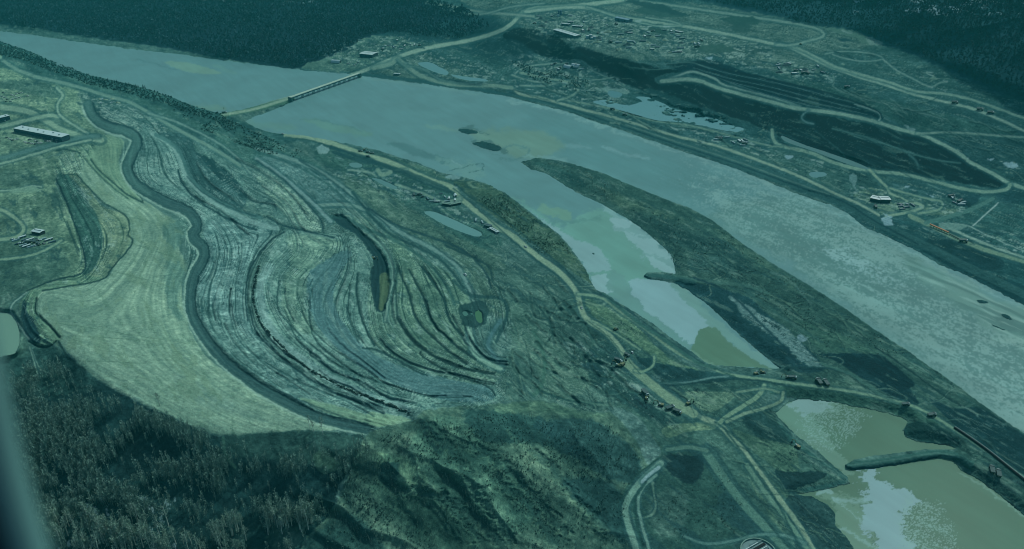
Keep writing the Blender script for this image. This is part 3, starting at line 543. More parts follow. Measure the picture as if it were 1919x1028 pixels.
# ledges that run with the benches, fissures on the broken ground: small steps, dark foot and pale edge highlight painted in
rsl = np.random.RandomState(31)
def sf_dir(u, v):
    e = 6.0; f = lambda a, b: float(bil(cu, cv, GS, np.array([min(max(a, 0), 1200)]), np.array([min(max(b, 180), 820)]))[0])
    gx = f(u+e, v)-f(u-e, v); gy = f(u, v+e)-f(u, v-e); n = math.hypot(gx, gy)+1e-9; d = (-gy/n, gx/n); return d if d[1] >= 0 else (-d[0], -d[1])
def in_p(pg, u, v): return bool(inside(pg, np.array([u]), np.array([v]))[0])
LBP = P("300,300 480,285 600,315 700,395 830,465 925,525 955,600 955,690 920,735 800,755 700,770 560,745 430,650 378,560 395,480 385,400 300,350"); N_ = 0
while N_ < 72:
    u_, v_ = rsl.uniform(300, 960), rsl.uniform(285, 760)
    if not in_p(LBP, u_, v_): continue
    N_ += 1; pt = [(u_, v_)]; Ln = rsl.uniform(50, 210); st = 9.0
    for k in range(int(Ln/st)):
        d = sf_dir(*pt[-1]); q = (pt[-1][0]+d[0]*st+rsl.normal()*.5, pt[-1][1]+d[1]*st+rsl.normal()*.5)
        if not in_p(LBP, *q): break
        pt.append(q)
    if len(pt) < 4: continue
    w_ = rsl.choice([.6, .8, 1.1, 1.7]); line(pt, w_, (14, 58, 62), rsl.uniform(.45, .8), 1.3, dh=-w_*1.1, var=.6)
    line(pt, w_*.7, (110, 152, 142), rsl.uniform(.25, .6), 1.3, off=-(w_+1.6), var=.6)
poly("590,505 612,490 640,470 655,478 636,510 622,550 640,600 690,655 760,690 850,712 900,722 900,744 850,748 760,726 680,688 622,640 588,590", (60,108,108), 3, .6, 2)
line("505,505 490,535 494,585 528,640 588,688 672,735 755,762", 6, (92,138,132), .6, 2, fe=3)
MDP = P("930,520 1040,515 1085,560 1105,620 1170,690 1240,760 1200,775 1100,765 1010,745 945,740 955,640"); N_ = 0
while N_ < 96:
    u_, v_ = rsl.uniform(930, 1240), rsl.uniform(515, 775)
    if not in_p(MDP, u_, v_): continue
    N_ += 1; a_ = R(rsl.uniform(28, 62)); pt = [(u_, v_)]
    for k in range(rsl.randint(4, 13)):
        a_ += rsl.normal()*.16; q = (pt[-1][0]+7*math.cos(a_), pt[-1][1]+7*math.sin(a_))
        if not in_p(MDP, *q): break
        pt.append(q)
    if len(pt) < 3: continue
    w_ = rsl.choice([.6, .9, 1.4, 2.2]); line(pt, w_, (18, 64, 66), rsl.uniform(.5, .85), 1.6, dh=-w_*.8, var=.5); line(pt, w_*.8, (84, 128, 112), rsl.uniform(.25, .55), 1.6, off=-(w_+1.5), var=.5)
FLP = [(P("1440,235 1560,225 1700,255 1790,295 1880,345 1800,345 1640,318 1500,280"), 22, (38,88,88)), (P("1460,140 1560,150 1700,180 1919,250 1919,330 1760,265 1640,205"), 34, (74,118,108)), (P("1300,420 1450,500 1640,625 1700,665 1560,660 1400,540 1280,490"), 40, (72,116,102)), (P("1230,700 1420,715 1500,735 1440,760 1500,840 1600,1040 1480,1000 1330,830"), 40, (84,128,110)), (P("1500,700 1700,760 1919,900 1919,860 1700,740 1560,690"), 18, (66,112,104)), (P("1000,120 1130,160 1240,205 1340,245 1500,300 1480,320 1300,262 1100,195 960,165"), 30, (80,124,112))]
for pg, n_, cc in FLP:
    ar = np.array(pg); k_ = 0
    while k_ < n_:
        u_, v_ = rsl.uniform(ar[:, 0].min(), ar[:, 0].max()), rsl.uniform(ar[:, 1].min(), ar[:, 1].max())
        if not in_p(pg, u_, v_): continue
        k_ += 1; a_ = R(rsl.uniform(8, 40)); pt = [(u_, v_)]
        for k in range(rsl.randint(3, 10)):
            a_ += rsl.normal()*.12; pt.append((pt[-1][0]+8*math.cos(a_), pt[-1][1]+8*math.sin(a_)))
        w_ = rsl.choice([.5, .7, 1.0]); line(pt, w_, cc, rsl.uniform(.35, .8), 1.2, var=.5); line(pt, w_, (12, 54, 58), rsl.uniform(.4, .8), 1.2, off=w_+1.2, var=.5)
# dark contour bench (main)
CB = "165,195 175,218 205,238 238,246 257,262 248,288 238,316 253,343 278,361 316,381 354,397 369,422 361,442 381,465 380,487 365,512 357,550 360,588 381,628 417,672 468,714 518,745 600,783 688,803"
poly("560,745 640,762 700,780 750,785 700,800 640,785", (92,138,116), 4, .8, 2)
poly("690,772 740,778 772,786 735,796 700,797", (98,144,120), 2, .8, 2)
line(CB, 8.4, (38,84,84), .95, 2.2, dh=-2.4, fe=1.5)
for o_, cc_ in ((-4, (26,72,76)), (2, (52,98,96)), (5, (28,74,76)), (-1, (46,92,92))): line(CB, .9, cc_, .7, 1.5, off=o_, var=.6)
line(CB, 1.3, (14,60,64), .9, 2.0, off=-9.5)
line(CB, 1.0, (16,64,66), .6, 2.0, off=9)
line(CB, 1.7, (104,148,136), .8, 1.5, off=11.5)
line("165,195 175,218 205,238 238,246 257,262 248,288 238,316 253,343 278,361", 6, (54,102,98), .7, 1)
for s, w, c, o, d in [
  ("105,335 125,380 150,450 160,490 152,512 100,525 50,545", 1.5, (14,58,62), .9, 0), ("145,327 165,350 195,380 235,403 243,425 240,440 248,448 244,462 225,485 210,502 190,524 130,536 80,545", 1.4, (16,60,62), .9, 0),
  ("120,326 145,326", 1, (20,66,66), .9, 0), ("68,560 67,585 90,608 111,632", 1.6, (14,58,60), .95, -1.5), ("55,640 75,650 92,650 104,640", 1.5, (14,58,60), .95, -1), ("110,640 130,672 160,693", 1.8, (18,62,62), .9, 0),
  ("105,282 125,280 150,286", 1.4, (20,66,66), .9, 0), ("170,298 185,318 215,345 240,365 265,378", 1.5, (22,68,68), .9, -1), ("155,293 178,320 210,350 240,372", 1, (28,74,74), .8, -1), ("108,370 120,410 135,445 148,480", 1, (24,70,70), .8, 0),
  ("125,415 135,440 148,470", 1.2, (24,70,70), .8, 0), ("258,365 265,372 268,380", 1, (22,68,68), .8, 0),
  ("334,318 340,340 365,370 410,400 450,420 480,430", 1.8, (16,62,66), .9, -1.5), ("285,250 325,275 350,330 385,368 430,395 480,418 520,428", 4.2, (90,136,130), .9, 0), ("292,252 332,278 358,332 392,366 440,392 490,408", 3.5, (50,100,98), .9, -1),
  ("350,330 380,360 430,388 480,405", 1, (20,66,70), .8, 0),
  ("465,600 460,560 464,520 476,490 505,452 532,434", 1.5, (18,62,66), .95, -1.2), ("480,624 518,662 576,707 632,738 692,762 720,775", 1.6, (16,60,64), .95, -1.2), ("468,575 475,610 485,630", 1.5, (16,60,64), .9, -1),
  ("450,640 480,668 560,715 650,752 700,780", 1, (24,72,74), .7, -1), ("400,650 440,690 530,735 640,780 700,800", 1.2, (20,66,70), .7, 0),
  ("480,300 531,336 570,375 600,410 605,432", 1.6, (20,66,70), .85, -1), ("500,405 520,418 560,430 600,438 625,445", 1.6, (18,64,68), .9, -1), ("486,385 510,375 518,395", 1, (22,68,72), .7, 0),
  ("745,500 766,550 783,601 834,652 874,682", 2, (18,62,64), .95, -1.5), ("766,505 793,556 809,601 854,647 890,672", 2, (18,62,64), .95, -1.5), ("791,500 831,558 841,596 867,629", 2.2, (16,62,64), .95, -1.5),
  ("745,596 771,636 809,664 859,687 925,700", 2.6, (14,58,60), .95, -1.5), ("788,659 793,669 847,700 910,722 928,740", 1.6, (16,60,62), .95, -1), ("649,571 654,601 672,641", 1.2, (22,68,70), .8, -1),
  ("670,513 668,545 675,588 690,626 702,647", 2, (18,64,66), .9, -1.5), ("680,652 705,655 740,672 780,695 800,703", 1.6, (20,66,68), .9, -1), ("700,655 760,680 795,698", 1, (24,70,72), .8, 0),
  ("745,500 742,540 745,596", 1.5, (22,68,68), .8, 0), ("620,405 650,410 690,430 740,450 800,490 840,540 852,570", 3, (30,80,80), .7, -1), ("660,360 720,430 780,462 830,490 870,540", 2.6, (22,70,72), .85, -1),
  ("690,390 740,420 810,445 870,470 910,510 920,540", 2, (20,66,70), .85, -1), ("560,300 610,330 680,385 730,425", 1.4, (20,68,72), .8, -1), ("480,285 540,305 600,335 660,385 700,420", 1.6, (30,80,80), .7, 0),
  ("835,460 880,480 915,500 925,530 945,545", 1.8, (20,66,68), .85, -1), ("850,525 880,552 940,560 950,590 930,640", 3, (24,72,74), .8, -1), ("800,400 860,430 900,450", 3, (26,76,78), .8, 0), ("790,397 860,425 905,445 920,440", 1.3, (24,72,74), .8, 0),
  ("850,352 868,368 905,400 960,450 1010,490 1050,520", 1.2, (22,70,72), .8, 0), ("855,345 880,368 940,408 1000,455 1060,505 1090,535", 1.3, (20,68,70), .85, 0), ("536,256 600,268 700,304 800,345 840,360", 1.6, (22,70,72), .8, 0),
  ("680,296 760,322 820,345 850,362", 3.5, (24,72,74), .8, 0), ("620,275 700,300 690,305 625,285", 3, (22,70,74), .8, 0), ("1100,600 1140,630 1165,660 1200,700", 1, (26,74,72), .8, 0),
  ("965,690 980,705 1020,735 1080,752 1130,755", 2.2, (22,70,70), .85, -1), ("960,640 965,690 1000,720 1060,745 1140,760", 1.3, (70,116,104), .7, 0), ("1000,620 1020,670 1015,720 1000,740", 4, (44,94,86), .7, 0),
  ("975,560 1010,575 1035,620 1025,640", 1.6, (24,72,72), .8, 0), ("1060,560 1090,600 1110,640", 2.5, (40,88,84), .7, 0), ("960,510 1000,520 1040,540", 2, (36,84,82), .7, 0), ("1015,520 1030,545 1050,560 1070,590", 1.2, (28,76,76), .8, 0),
  ("1130,550 1190,600 1250,640 1300,675 1340,690", 3.2, (40,90,86), .95, 1.5), ("1120,545 1200,598 1260,642 1320,682", 1, (20,66,70), .8, 0),
  ("1240,718 1262,722 1300,718 1340,712 1420,712 1500,730", 1.6, (20,66,68), .8, 0), ("1463,690 1520,688 1580,695 1610,712", 2, (22,70,72), .9, 1), ("1430,700 1470,688 1440,672 1400,640", 1, (70,116,108), .7, 0),
  ("1355,800 1400,860 1450,930 1500,1028", 2, (26,74,74), .8, 0), ("1345,850 1400,930 1480,1028", 2, (28,76,76), .8, 0), ("1340,790 1390,830 1440,890 1470,920", 1.5, (26,74,74), .8, 0),
  ("1186,905 1162,950 1172,1028", 1.8, (24,72,72), .7, 0), ("1210,905 1188,945 1204,1028", 2, (28,78,76), .9, -1), ("1240,855 1190,893 1165,930", 1.5, (26,74,72), .8, 0),
  ("1340,690 1400,720 1350,725 1240,715", 1.5, (26,74,74), .7, 0), ("1455,782 1500,828 1545,866 1592,900", 1.2, (66,112,106), .8, 0), ("1540,680 1600,705 1660,745 1700,760", 2.5, (50,98,92), .8, 0), ("1640,650 1700,690 1760,735 1800,760", 1.3, (14,58,62), .9, -.5),
  ("1262,515 1300,525 1350,530 1400,535 1440,550", 3, (50,98,92), .8, 1), ("1300,520 1340,535 1380,560 1420,600 1470,650 1500,690", 2, (16,62,68), .8, 0), ("1340,470 1390,480 1430,500", 1, (30,78,78), .7, 0), ("1355,482 1362,510 1400,540 1440,560", 1.5, (30,78,78), .7, 0),
  ("1210,516 1240,517 1270,522 1300,528", 3.6, (38,88,86), 1, 2), ("1586,872 1640,866 1700,857 1750,849 1790,852 1820,870", 5.2, (40,90,86), 1, 2.5), ("1586,872 1640,866 1700,857 1750,849 1790,852", 1.4, (66,112,104), .6, 0), ("1590,879 1640,876 1700,866 1755,857", 2.4, (16,62,66), .9, 0),
  ("1700,825 1745,833 1780,832", 2.4, (12,54,58), .95, 0), ("418,214 480,203 520,192 550,186", 5, (50,98,86), 1, 3),
  ("415,818 414,850 425,870", 1.4, (16,60,62), .8, 0), ("418,820 422,850 440,875", 3, (50,98,88), .7, 0), ("1000,300 1060,318 1130,345 1200,372 1260,395 1320,430 1400,480 1460,520", 1.2, (32,80,78), .7, 0),
  ("1400,545 1440,575 1490,610 1540,640", 3, (36,84,82), .6, 0), ("1445,510 1480,525 1520,570", 2, (72,116,110), .5, 0)]:
    line(s, w, c, o, 1.2, dh=d)
line("579,563 581,606 594,642 632,674 672,702 733,722 809,743 885,743", 1.1, (18,64,66), .8, 1.4, dh=-1.2)
line("523,525 520,576 541,606 561,642 600,672", 1.1, (18,64,66), .8, 1.4, dh=-1.2)
line("657,533 652,576 662,614 680,642", 1.1, (18,64,66), .8, 1.4, dh=-1.2)
line("545,183 520,191 480,203 440,211 418,214", 2.6, (104,144,126), .95, .4)
# natural slope creases
for s in ["800,790 850,850 900,930 960,1010", "880,830 940,870 1000,930 1060,1000", "960,800 1020,860 1080,930 1130,990", "830,930 880,960 950,1028", "740,915 800,925 860,960 900,1010", "930,900 990,950 1050,1028"]:
    line(s, 6, (24,72,72), .4, 14, fe=5, dh=-1.2); line(s, 2, (78,124,104), .4, 12, fe=2, off=11)
# field marks, drag lines
for s in ["212,508 260,520 320,537", "105,605 160,613 240,626 330,640 370,645", "110,628 200,632 300,640", "150,676 200,677 260,680", "245,455 290,470 330,482", "242,408 262,410 290,418", "148,300 152,320 175,322 200,330"]:
    line(s, .8, (60,104,90), .6, 1)
for s in ["275,565 285,610 310,655 340,690 365,712", "265,580 270,610", "282,630 310,670 340,700", "300,600 325,650 360,690", "225,640 250,690 290,720 310,745", "300,440 280,480 260,520"]:
    line(s, 1.4, (76,118,100), .5, 1.5)

HH = np.where(WSD > 0.0, np.minimum(HH, -0.15-np.clip(WSD*0.3, 0, 3)), np.maximum(HH, 0.35))
# ------------------------------------------------------------------ heights -> world, no overhangs
DXr, DYr, DZr = rays(UU, VV); tt = (H-HH)/(-DZr); Yd = DYr*tt
for i in range(1, NV):
    Yd[i] = np.maximum(Yd[i], Yd[i-1]+0.02)
tt = Yd/DYr; PX = DXr*tt; PY = Yd; PZ = H+DZr*tt
GRID = np.stack([PX, PY, PZ], -1)
def at(u, v):
    """point of the ground seen at source pixel (u, v)"""
    u = np.asarray(u, float); v = np.asarray(v, float)
    i = np.clip(np.searchsorted(us, u)-1, 0, NU-2); a = (u-us[i])/(us[i+1]-us[i])
    j = np.clip(np.searchsorted(-vs, -v)-1, 0, NV-2); b = (v-vs[j])/(vs[j+1]-vs[j])
    a = np.clip(a, 0, 1)[..., None]; b = np.clip(b, 0, 1)[..., None]
    return (GRID[j, i]*(1-a)+GRID[j, i+1]*a)*(1-b)+(GRID[j+1, i]*(1-a)+GRID[j+1, i+1]*a)*b

# ------------------------------------------------------------------ materials
GAIN = 1.0
ALB = dict(g=1.0)
HZ = np.array([-.003, .018, .021])      # light the air itself adds at mid distance
def alb(c):
    l = lin(c); return tuple(np.clip(np.maximum(l-HZ, l*.3)*1.2, 0.001, .9))
def principled(name, rough=.9, metallic=0.0):
    m = bpy.data.materials.new(name); m.use_nodes = True; b = m.node_tree.nodes['Principled BSDF']
    b.inputs['Roughness'].default_value = rough; b.inputs['Metallic'].default_value = metallic
    b.inputs['Specular IOR Level'].default_value = .15
    return m, b, m.node_tree
MC = {}
def mat(c, rough=.8, var=.25, scale=.5, metallic=0.0, name=None):
    k = (tuple(c), rough, var, scale, metallic)
    if k in MC: return MC[k]
    m, b, nt = principled(name or 'paint', rough, metallic); a = alb(c)
    no = nt.nodes.new('ShaderNodeTexNoise'); no.inputs['Scale'].default_value = scale; no.inputs['Detail'].default_value = 5
    tc = nt.nodes.new('ShaderNodeTexCoord'); nt.links.new(tc.outputs['Object'], no.inputs['Vector'])
    r = nt.nodes.new('ShaderNodeValToRGB'); r.color_ramp.elements[0].position = .3; r.color_ramp.elements[1].position = .7
    r.color_ramp.elements[0].color = tuple(x*(1-var) for x in a)+(1,); r.color_ramp.elements[1].color = tuple(min(1, x*(1+var)) for x in a)+(1,)
    nt.links.new(no.outputs['Fac'], r.inputs['Fac']); nt.links.new(r.outputs['Color'], b.inputs['Base Color']); MC[k] = m
    return m
def vcol_mat(name, rough, scales, amp, bump, bscale, spec=.15):
    m, b, nt = principled(name, rough); b.inputs['Specular IOR Level'].default_value = spec
    at_ = nt.nodes.new('ShaderNodeAttribute'); at_.attribute_name = 'Col'
    geo = nt.nodes.new('ShaderNodeNewGeometry'); last = at_.outputs['Color']
    for k, s in enumerate(scales):
        no = nt.nodes.new('ShaderNodeTexNoise'); no.inputs['Scale'].default_value = s; no.inputs['Detail'].default_value = 6; no.inputs['Roughness'].default_value = .65
        nt.links.new(geo.outputs['Position'], no.inputs['Vector'])
        mr = nt.nodes.new('ShaderNodeMapRange'); mr.inputs[1].default_value = .3; mr.inputs[2].default_value = .7; mr.inputs[3].default_value = 1-amp; mr.inputs[4].default_value = 1+amp
        nt.links.new(no.outputs['Fac'], mr.inputs[0])
        vm = nt.nodes.new('ShaderNodeVectorMath'); vm.operation = 'SCALE'; nt.links.new(last, vm.inputs[0]); nt.links.new(mr.outputs[0], vm.inputs['Scale']); last = vm.outputs[0]
    nt.links.new(last, b.inputs['Base Color'])
    if bump:
        no = nt.nodes.new('ShaderNodeTexNoise'); no.inputs['Scale'].default_value = bscale; no.inputs['Detail'].default_value = 6; no.inputs['Roughness'].default_value = .7
        nt.links.new(geo.outputs['Position'], no.inputs['Vector'])
        bp = nt.nodes.new('ShaderNodeBump'); bp.inputs['Strength'].default_value = .8; bp.inputs['Distance'].default_value = bump
        nt.links.new(no.outputs['Fac'], bp.inputs['Height']); nt.links.new(bp.outputs[0], b.inputs['Normal'])
    return m

# ------------------------------------------------------------------ mesh from numpy
def np_mesh(name, verts, faces, col=None, smooth_=True):
    """faces: (n,k) int array with fixed k"""
    me = bpy.data.meshes.new(name); n, k = faces.shape
    me.vertices.add(len(verts)); me.vertices.foreach_set('co', np.asarray(verts, np.float32).ravel())
    me.loops.add(n*k); me.loops.foreach_set('vertex_index', faces.astype(np.int32).ravel())
    me.polygons.add(n); me.polygons.foreach_set('loop_start', np.arange(0, n*k, k, dtype=np.int32)); me.polygons.foreach_set('loop_total', np.full(n, k, np.int32))
    if smooth_: me.polygons.foreach_set('use_smooth', np.ones(n, bool))
    me.update(calc_edges=True)
    if col is not None:
        a = me.attributes.new('Col', 'FLOAT_COLOR', 'POINT')
        a.data.foreach_set('color', np.concatenate([col, np.ones((len(col), 1))], 1).astype(np.float32).ravel())
    return me
def link(name, me, m=None, parent=None, **kw):
    o = bpy.data.objects.new(name, me); C.objects.link(o)
    if m is not None and me is not None and len(me.materials) == 0: me.materials.append(m)
    if parent is not None: o.parent = parent
    for k, v in kw.items(): o[k] = v
    return o
def albedo(col):
    l = np.where(col <= 0.04045, col/12.92, ((np.maximum(col, 0)+0.055)/1.055)**2.4); return np.clip(np.maximum(l-HZ, l*.3)*1.2, .001, .9)

idx = np.arange(NU*NV).reshape(NV, NU)
def grid_faces(mask=None, ix=idx):
    f = np.stack([ix[:-1, :-1], ix[:-1, 1:], ix[1:, 1:], ix[1:, :-1]], -1).reshape(-1, 4)
    if mask is not None:
        mm = mask[:-1, :-1] | mask[:-1, 1:] | mask[1:, 1:] | mask[1:, :-1]; f = f[mm.ravel()]
    return f
gm = vcol_mat('earth', .95, (1.1, .3), .2, 1.5, .35, 0.0)
L2 = .13*n_vf+.07*n_iso+.11*n_fine+.05*n_rdg*(1-LB)
COL = B0+(COL-B0)*np.exp(L2*(1-.45*FIELD))[..., None]
COL = np.maximum(COL, c255((9,49,54)))
gme = np_mesh('ground', GRID.reshape(-1, 3), grid_faces(), albedo(COL).reshape(-1, 3))
link('ground', gme, gm, kind='structure')

# ------------------------------------------------------------------ river sheet (painted colours: silt, bars, pale and dark specks, ice)
WX, WY = unproj(UU, VV, 0.0); RX = 5.5*fbm(UU/24, VV/13, 6, 205, .74); RY = 4.5*fbm(UU/24, VV/13, 6, 255, .74)
COL = np.zeros(UU.shape+(3,), np.float32); COL[:] = c255((82,130,132)); HHk = HH; HH = HH.copy()
poly("1000,200 1300,300 1500,380 1600,440 1400,440 1200,350 1050,290", (76,126,128), 30, .8, 5)
poly("1330,400 1500,370 1700,470 1990,650 1990,860 1700,660 1480,500", (78,124,122), 20, .9, 5)
poly("310,115 345,116 365,120 400,130 416,136 390,138 345,134", (98,142,130), 1.5, .9, 1)
line("255,112 290,120 330,130", 1.2, (64,112,116), .7, 1.5); line("400,122 415,124 425,132 440,135", 3, (88,136,130), .6, 1.5)
poly("565,225 600,226 650,236 702,249 690,256 640,250 600,240", (86,134,124), 4, .7, 2); line("565,226 620,229 680,246", 1.2, (68,116,118), .7, 2)
poly("725,266 760,270 810,288 845,300 830,305 780,292 740,276", (66,114,116), 3, .8, 2)
poly("880,247 960,240 1020,248 1055,266 1045,285 980,297 940,280 900,262", (94,136,124), 8, .8, 3)
line("940,275 965,272 990,278 978,295 955,300", 2, (70,118,120), .7, 2)
line("800,232 830,240 860,244 900,246", 3, (96,140,130), .5, 3); line("985,290 1020,294 1060,302", 3, (100,146,144), .7, 3)
line("1060,272 1085,272 1100,276", 4, (100,146,148), .6, 3, fe=4); line("1130,275 1170,288 1215,298", 2.5, (98,144,146), .8, 2, fe=2)
poly("820,300 870,300 900,312 905,328 880,332 840,318", (92,138,134), 5, .7, 6)
line("840,318 880,308 905,305 900,318 880,322", 1, (48,94,96), .8, 2); line("846,300 865,310", .8, (110,152,150), .7, 1)
line("550,240 480,232 440,212", 6, (88,134,124), .5, 3, fe=5); line("360,200 420,205", 5, (92,134,120), .6, 3, fe=4)
line("672,143 740,152 800,159 900,175", 1.5, (92,138,134), .6, 1, off=2)
line("955,184 1050,209 1150,242 1260,281 1380,320 1500,369 1590,405 1620,430 1660,447 1760,500 1860,545 1990,612", 2, (104,148,146), .8, 3, off=1, fe=2)
poly("960,371 1010,400 1050,425 1100,398 1150,398 1205,445 1262,500 1262,530 1200,530 1150,560 1105,525 1085,480", (92,144,136), 5, .95, 4)
poly("1010,385 1060,395 1072,412 1040,410 1015,400", (98,144,126), 4, .7, 3)
line("1035,420 1070,416 1110,412 1130,405", 3, (78,128,124), .6, 3)
poly("990,396 1011,410 1046,428 1075,448 1115,462 1132,480 1143,504 1118,508 1100,508 1080,480 1046,440", (110,152,154), 1.5, 1, 2.5)
poly("1108,518 1138,516 1152,545 1128,550 1114,545", (116,158,160), 1.2, 1, 2)
poly("1132,384 1145,408 1160,428 1180,438 1200,462 1212,485 1240,498 1262,512 1275,500 1258,477 1235,455 1208,432 1175,409", (106,150,150), 2, .9, 4)
poly("1143,410 1160,408 1182,415 1178,424 1158,424", (118,160,162), 1, 1, 1.5); poly("1162,428 1185,432 1215,445 1245,468 1258,480 1235,482 1205,470 1185,452", (118,160,162), 2, .9, 4)
poly("1212,480 1240,490 1268,508 1240,508 1222,498", (118,160,162), 1.5, 1, 2)
line("1150,510 1180,545 1220,590 1260,625 1290,650", 6, (88,136,132), .8, 2, fe=2)
poly("1138,515 1168,518 1180,545 1200,570 1230,600 1255,628 1225,608 1185,582 1150,560", (90,138,134), 3, .9, 3)
poly("1178,528 1215,522 1258,528 1288,545 1308,568 1338,612 1310,628 1292,645 1278,632 1240,605 1210,578 1190,550", (112,154,158), 2.5, 1, 2.5)
line("1262,532 1300,565 1345,610 1390,650 1420,670 1462,695", 8, (94,140,136), .95, 2.5, fe=2)
poly("1312,618 1340,612 1365,640 1400,665 1430,685 1460,694 1400,690 1340,686 1322,680 1296,658", (74,118,103), 1.5, 1, 1.5)
line("1296,660 1320,676 1335,684", 3, (96,140,126), .7, 2, fe=2)
# pond
poly("1440,740 1600,750 1800,790 2100,1000 2100,1300 1480,1300 1420,800", (68,112,98), 3, 1, 0)
poly("1450,770 1478,750 1520,746 1560,752 1572,766 1545,775 1530,790 1545,810 1565,845 1592,872 1590,895 1536,850 1490,812", (90,134,122), 3, .8, 4)
poly("1476,752 1510,746 1556,752 1560,762 1530,775 1500,775", (110,150,150), 3, .85, 5)
poly("1612,878 1640,883 1648,898 1682,911 1716,930 1720,940 1700,952 1692,965 1694,998 1712,1040 1720,1120 1650,1120 1640,1020 1618,985 1620,925 1614,894", (112,152,156), 4, .97, 6)
poly("1526,920 1560,925 1612,940 1622,985 1640,1040 1650,1120 1610,1060 1565,985 1570,955 1550,940", (88,130,116), 4, .8, 6)
line("1532,922 1545,918 1560,924", 4, (112,154,152), .8, 2); line("1560,935 1590,950 1615,980", 1.5, (112,154,152), .7, 3)
line("1560,935 1600,938 1622,940", 2.5, (112,154,152), .7, 2); line("1800,885 1840,905 1872,930 1919,968", 2, (98,142,132), .7, 2, off=3)
line("1575,990 1600,1000 1640,1028", 3, (112,154,152), .6, 3)
def fl2(mask, f, th, wd, col, op):
    m = sm(th, th+wd, f)*mask*op; COL[:] = COL*(1-m[..., None])+c255(col)*m[..., None]
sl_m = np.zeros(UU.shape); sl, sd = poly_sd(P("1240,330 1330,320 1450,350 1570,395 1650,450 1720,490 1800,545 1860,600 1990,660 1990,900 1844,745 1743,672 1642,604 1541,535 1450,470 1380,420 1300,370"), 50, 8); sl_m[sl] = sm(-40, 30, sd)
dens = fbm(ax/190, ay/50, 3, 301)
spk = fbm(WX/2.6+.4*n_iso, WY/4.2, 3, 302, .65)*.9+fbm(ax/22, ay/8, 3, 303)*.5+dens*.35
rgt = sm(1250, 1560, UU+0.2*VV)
fl2(sl_m, spk+.34*(rgt-1)+.25*dens, .0, .14, (116,158,154), .66); fl2(sl_m, -spk+.1*(rgt-1), .18, .2, (66,114,112), .5)  # noise specks, paler and darker, denser towards the right
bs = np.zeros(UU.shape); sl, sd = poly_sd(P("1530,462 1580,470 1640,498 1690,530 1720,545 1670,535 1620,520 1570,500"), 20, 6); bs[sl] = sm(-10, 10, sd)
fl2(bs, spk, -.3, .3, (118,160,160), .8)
up = np.zeros(UU.shape); sl, sd = poly_sd(P("1690,480 1780,515 1860,555 1990,620 1990,655 1900,640 1840,600 1780,560 1720,520"), 20, 4); up[sl] = sm(-8, 8, sd)
fl2(up, np.ones_like(spk), 0, .5, (90,136,130), .8); line('862,244 880,240 900,246 915,250', 2, (58,104,104), .8, 3); line('888,268 912,266 935,277 950,284', 3, (54,100,100), .7, 3); line('895,272 930,290 950,300', 1, (70,116,116), .7, 3)
poly('1860,590 1900,600 1990,640 1990,650 1900,622 1870,606', (66,112,110), 2, .8, 4)
fl2(up, fbm(ax/90, ay/10, 4, 305), .1, .12, (66,112,110), .7); fl2(up, fbm(ax/70, ay/8, 4, 306), .16, .12, (112,154,148), .8)
ns = np.zeros(UU.shape); sl, sd = poly_sd(P("1860,632 1990,640 1990,670 1900,650"), 10, 3); ns[sl] = sm(-6, 6, sd); fl2(ns, spk, -.4, .3, (114,156,150), .7)
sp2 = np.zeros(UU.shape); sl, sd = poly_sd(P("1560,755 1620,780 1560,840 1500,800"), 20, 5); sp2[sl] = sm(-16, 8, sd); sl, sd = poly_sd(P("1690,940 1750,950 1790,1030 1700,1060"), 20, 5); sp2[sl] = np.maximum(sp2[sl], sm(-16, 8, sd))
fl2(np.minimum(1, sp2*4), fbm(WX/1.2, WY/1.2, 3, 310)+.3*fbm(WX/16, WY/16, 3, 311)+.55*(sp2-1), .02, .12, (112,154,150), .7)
COL *= np.exp(.05*fbm(WX/60, WY/60, 4, 320)+.035*fbm(ax/80, ay/8, 3, 321))[..., None]
wm_ = (WSD > -6)
wf = grid_faces(wm_); used = np.unique(wf); remap = np.full(NU*NV, -1); remap[used] = np.arange(len(used))
far_ok = np.ones(1)
wv = np.stack([WX, WY, np.zeros_like(WX)], -1).reshape(-1, 3)[used]
def water_mat(name='river water', wave=.25, wscale=.12, rough=.32):
    m, b, nt = principled(name, rough); b.inputs['IOR'].default_value = 1.33; b.inputs['Specular IOR Level'].default_value = .018
    a = nt.nodes.new('ShaderNodeAttribute'); a.attribute_name = 'Col'; nt.links.new(a.outputs['Color'], b.inputs['Base Color'])
    geo = nt.nodes.new('ShaderNodeNewGeometry'); no = nt.nodes.new('ShaderNodeTexNoise'); no.inputs['Scale'].default_value = wscale; no.inputs['Detail'].default_value = 5
    nt.links.new(geo.outputs['Position'], no.inputs['Vector']); bp = nt.nodes.new('ShaderNodeBump'); bp.inputs['Strength'].default_value = .3; bp.inputs['Distance'].default_value = wave
    nt.links.new(no.outputs['Fac'], bp.inputs['Height']); nt.links.new(bp.outputs[0], b.inputs['Normal'])
    return m
WMAT = water_mat()
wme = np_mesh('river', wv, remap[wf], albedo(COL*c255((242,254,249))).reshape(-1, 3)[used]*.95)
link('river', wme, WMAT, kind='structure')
HH = HHk
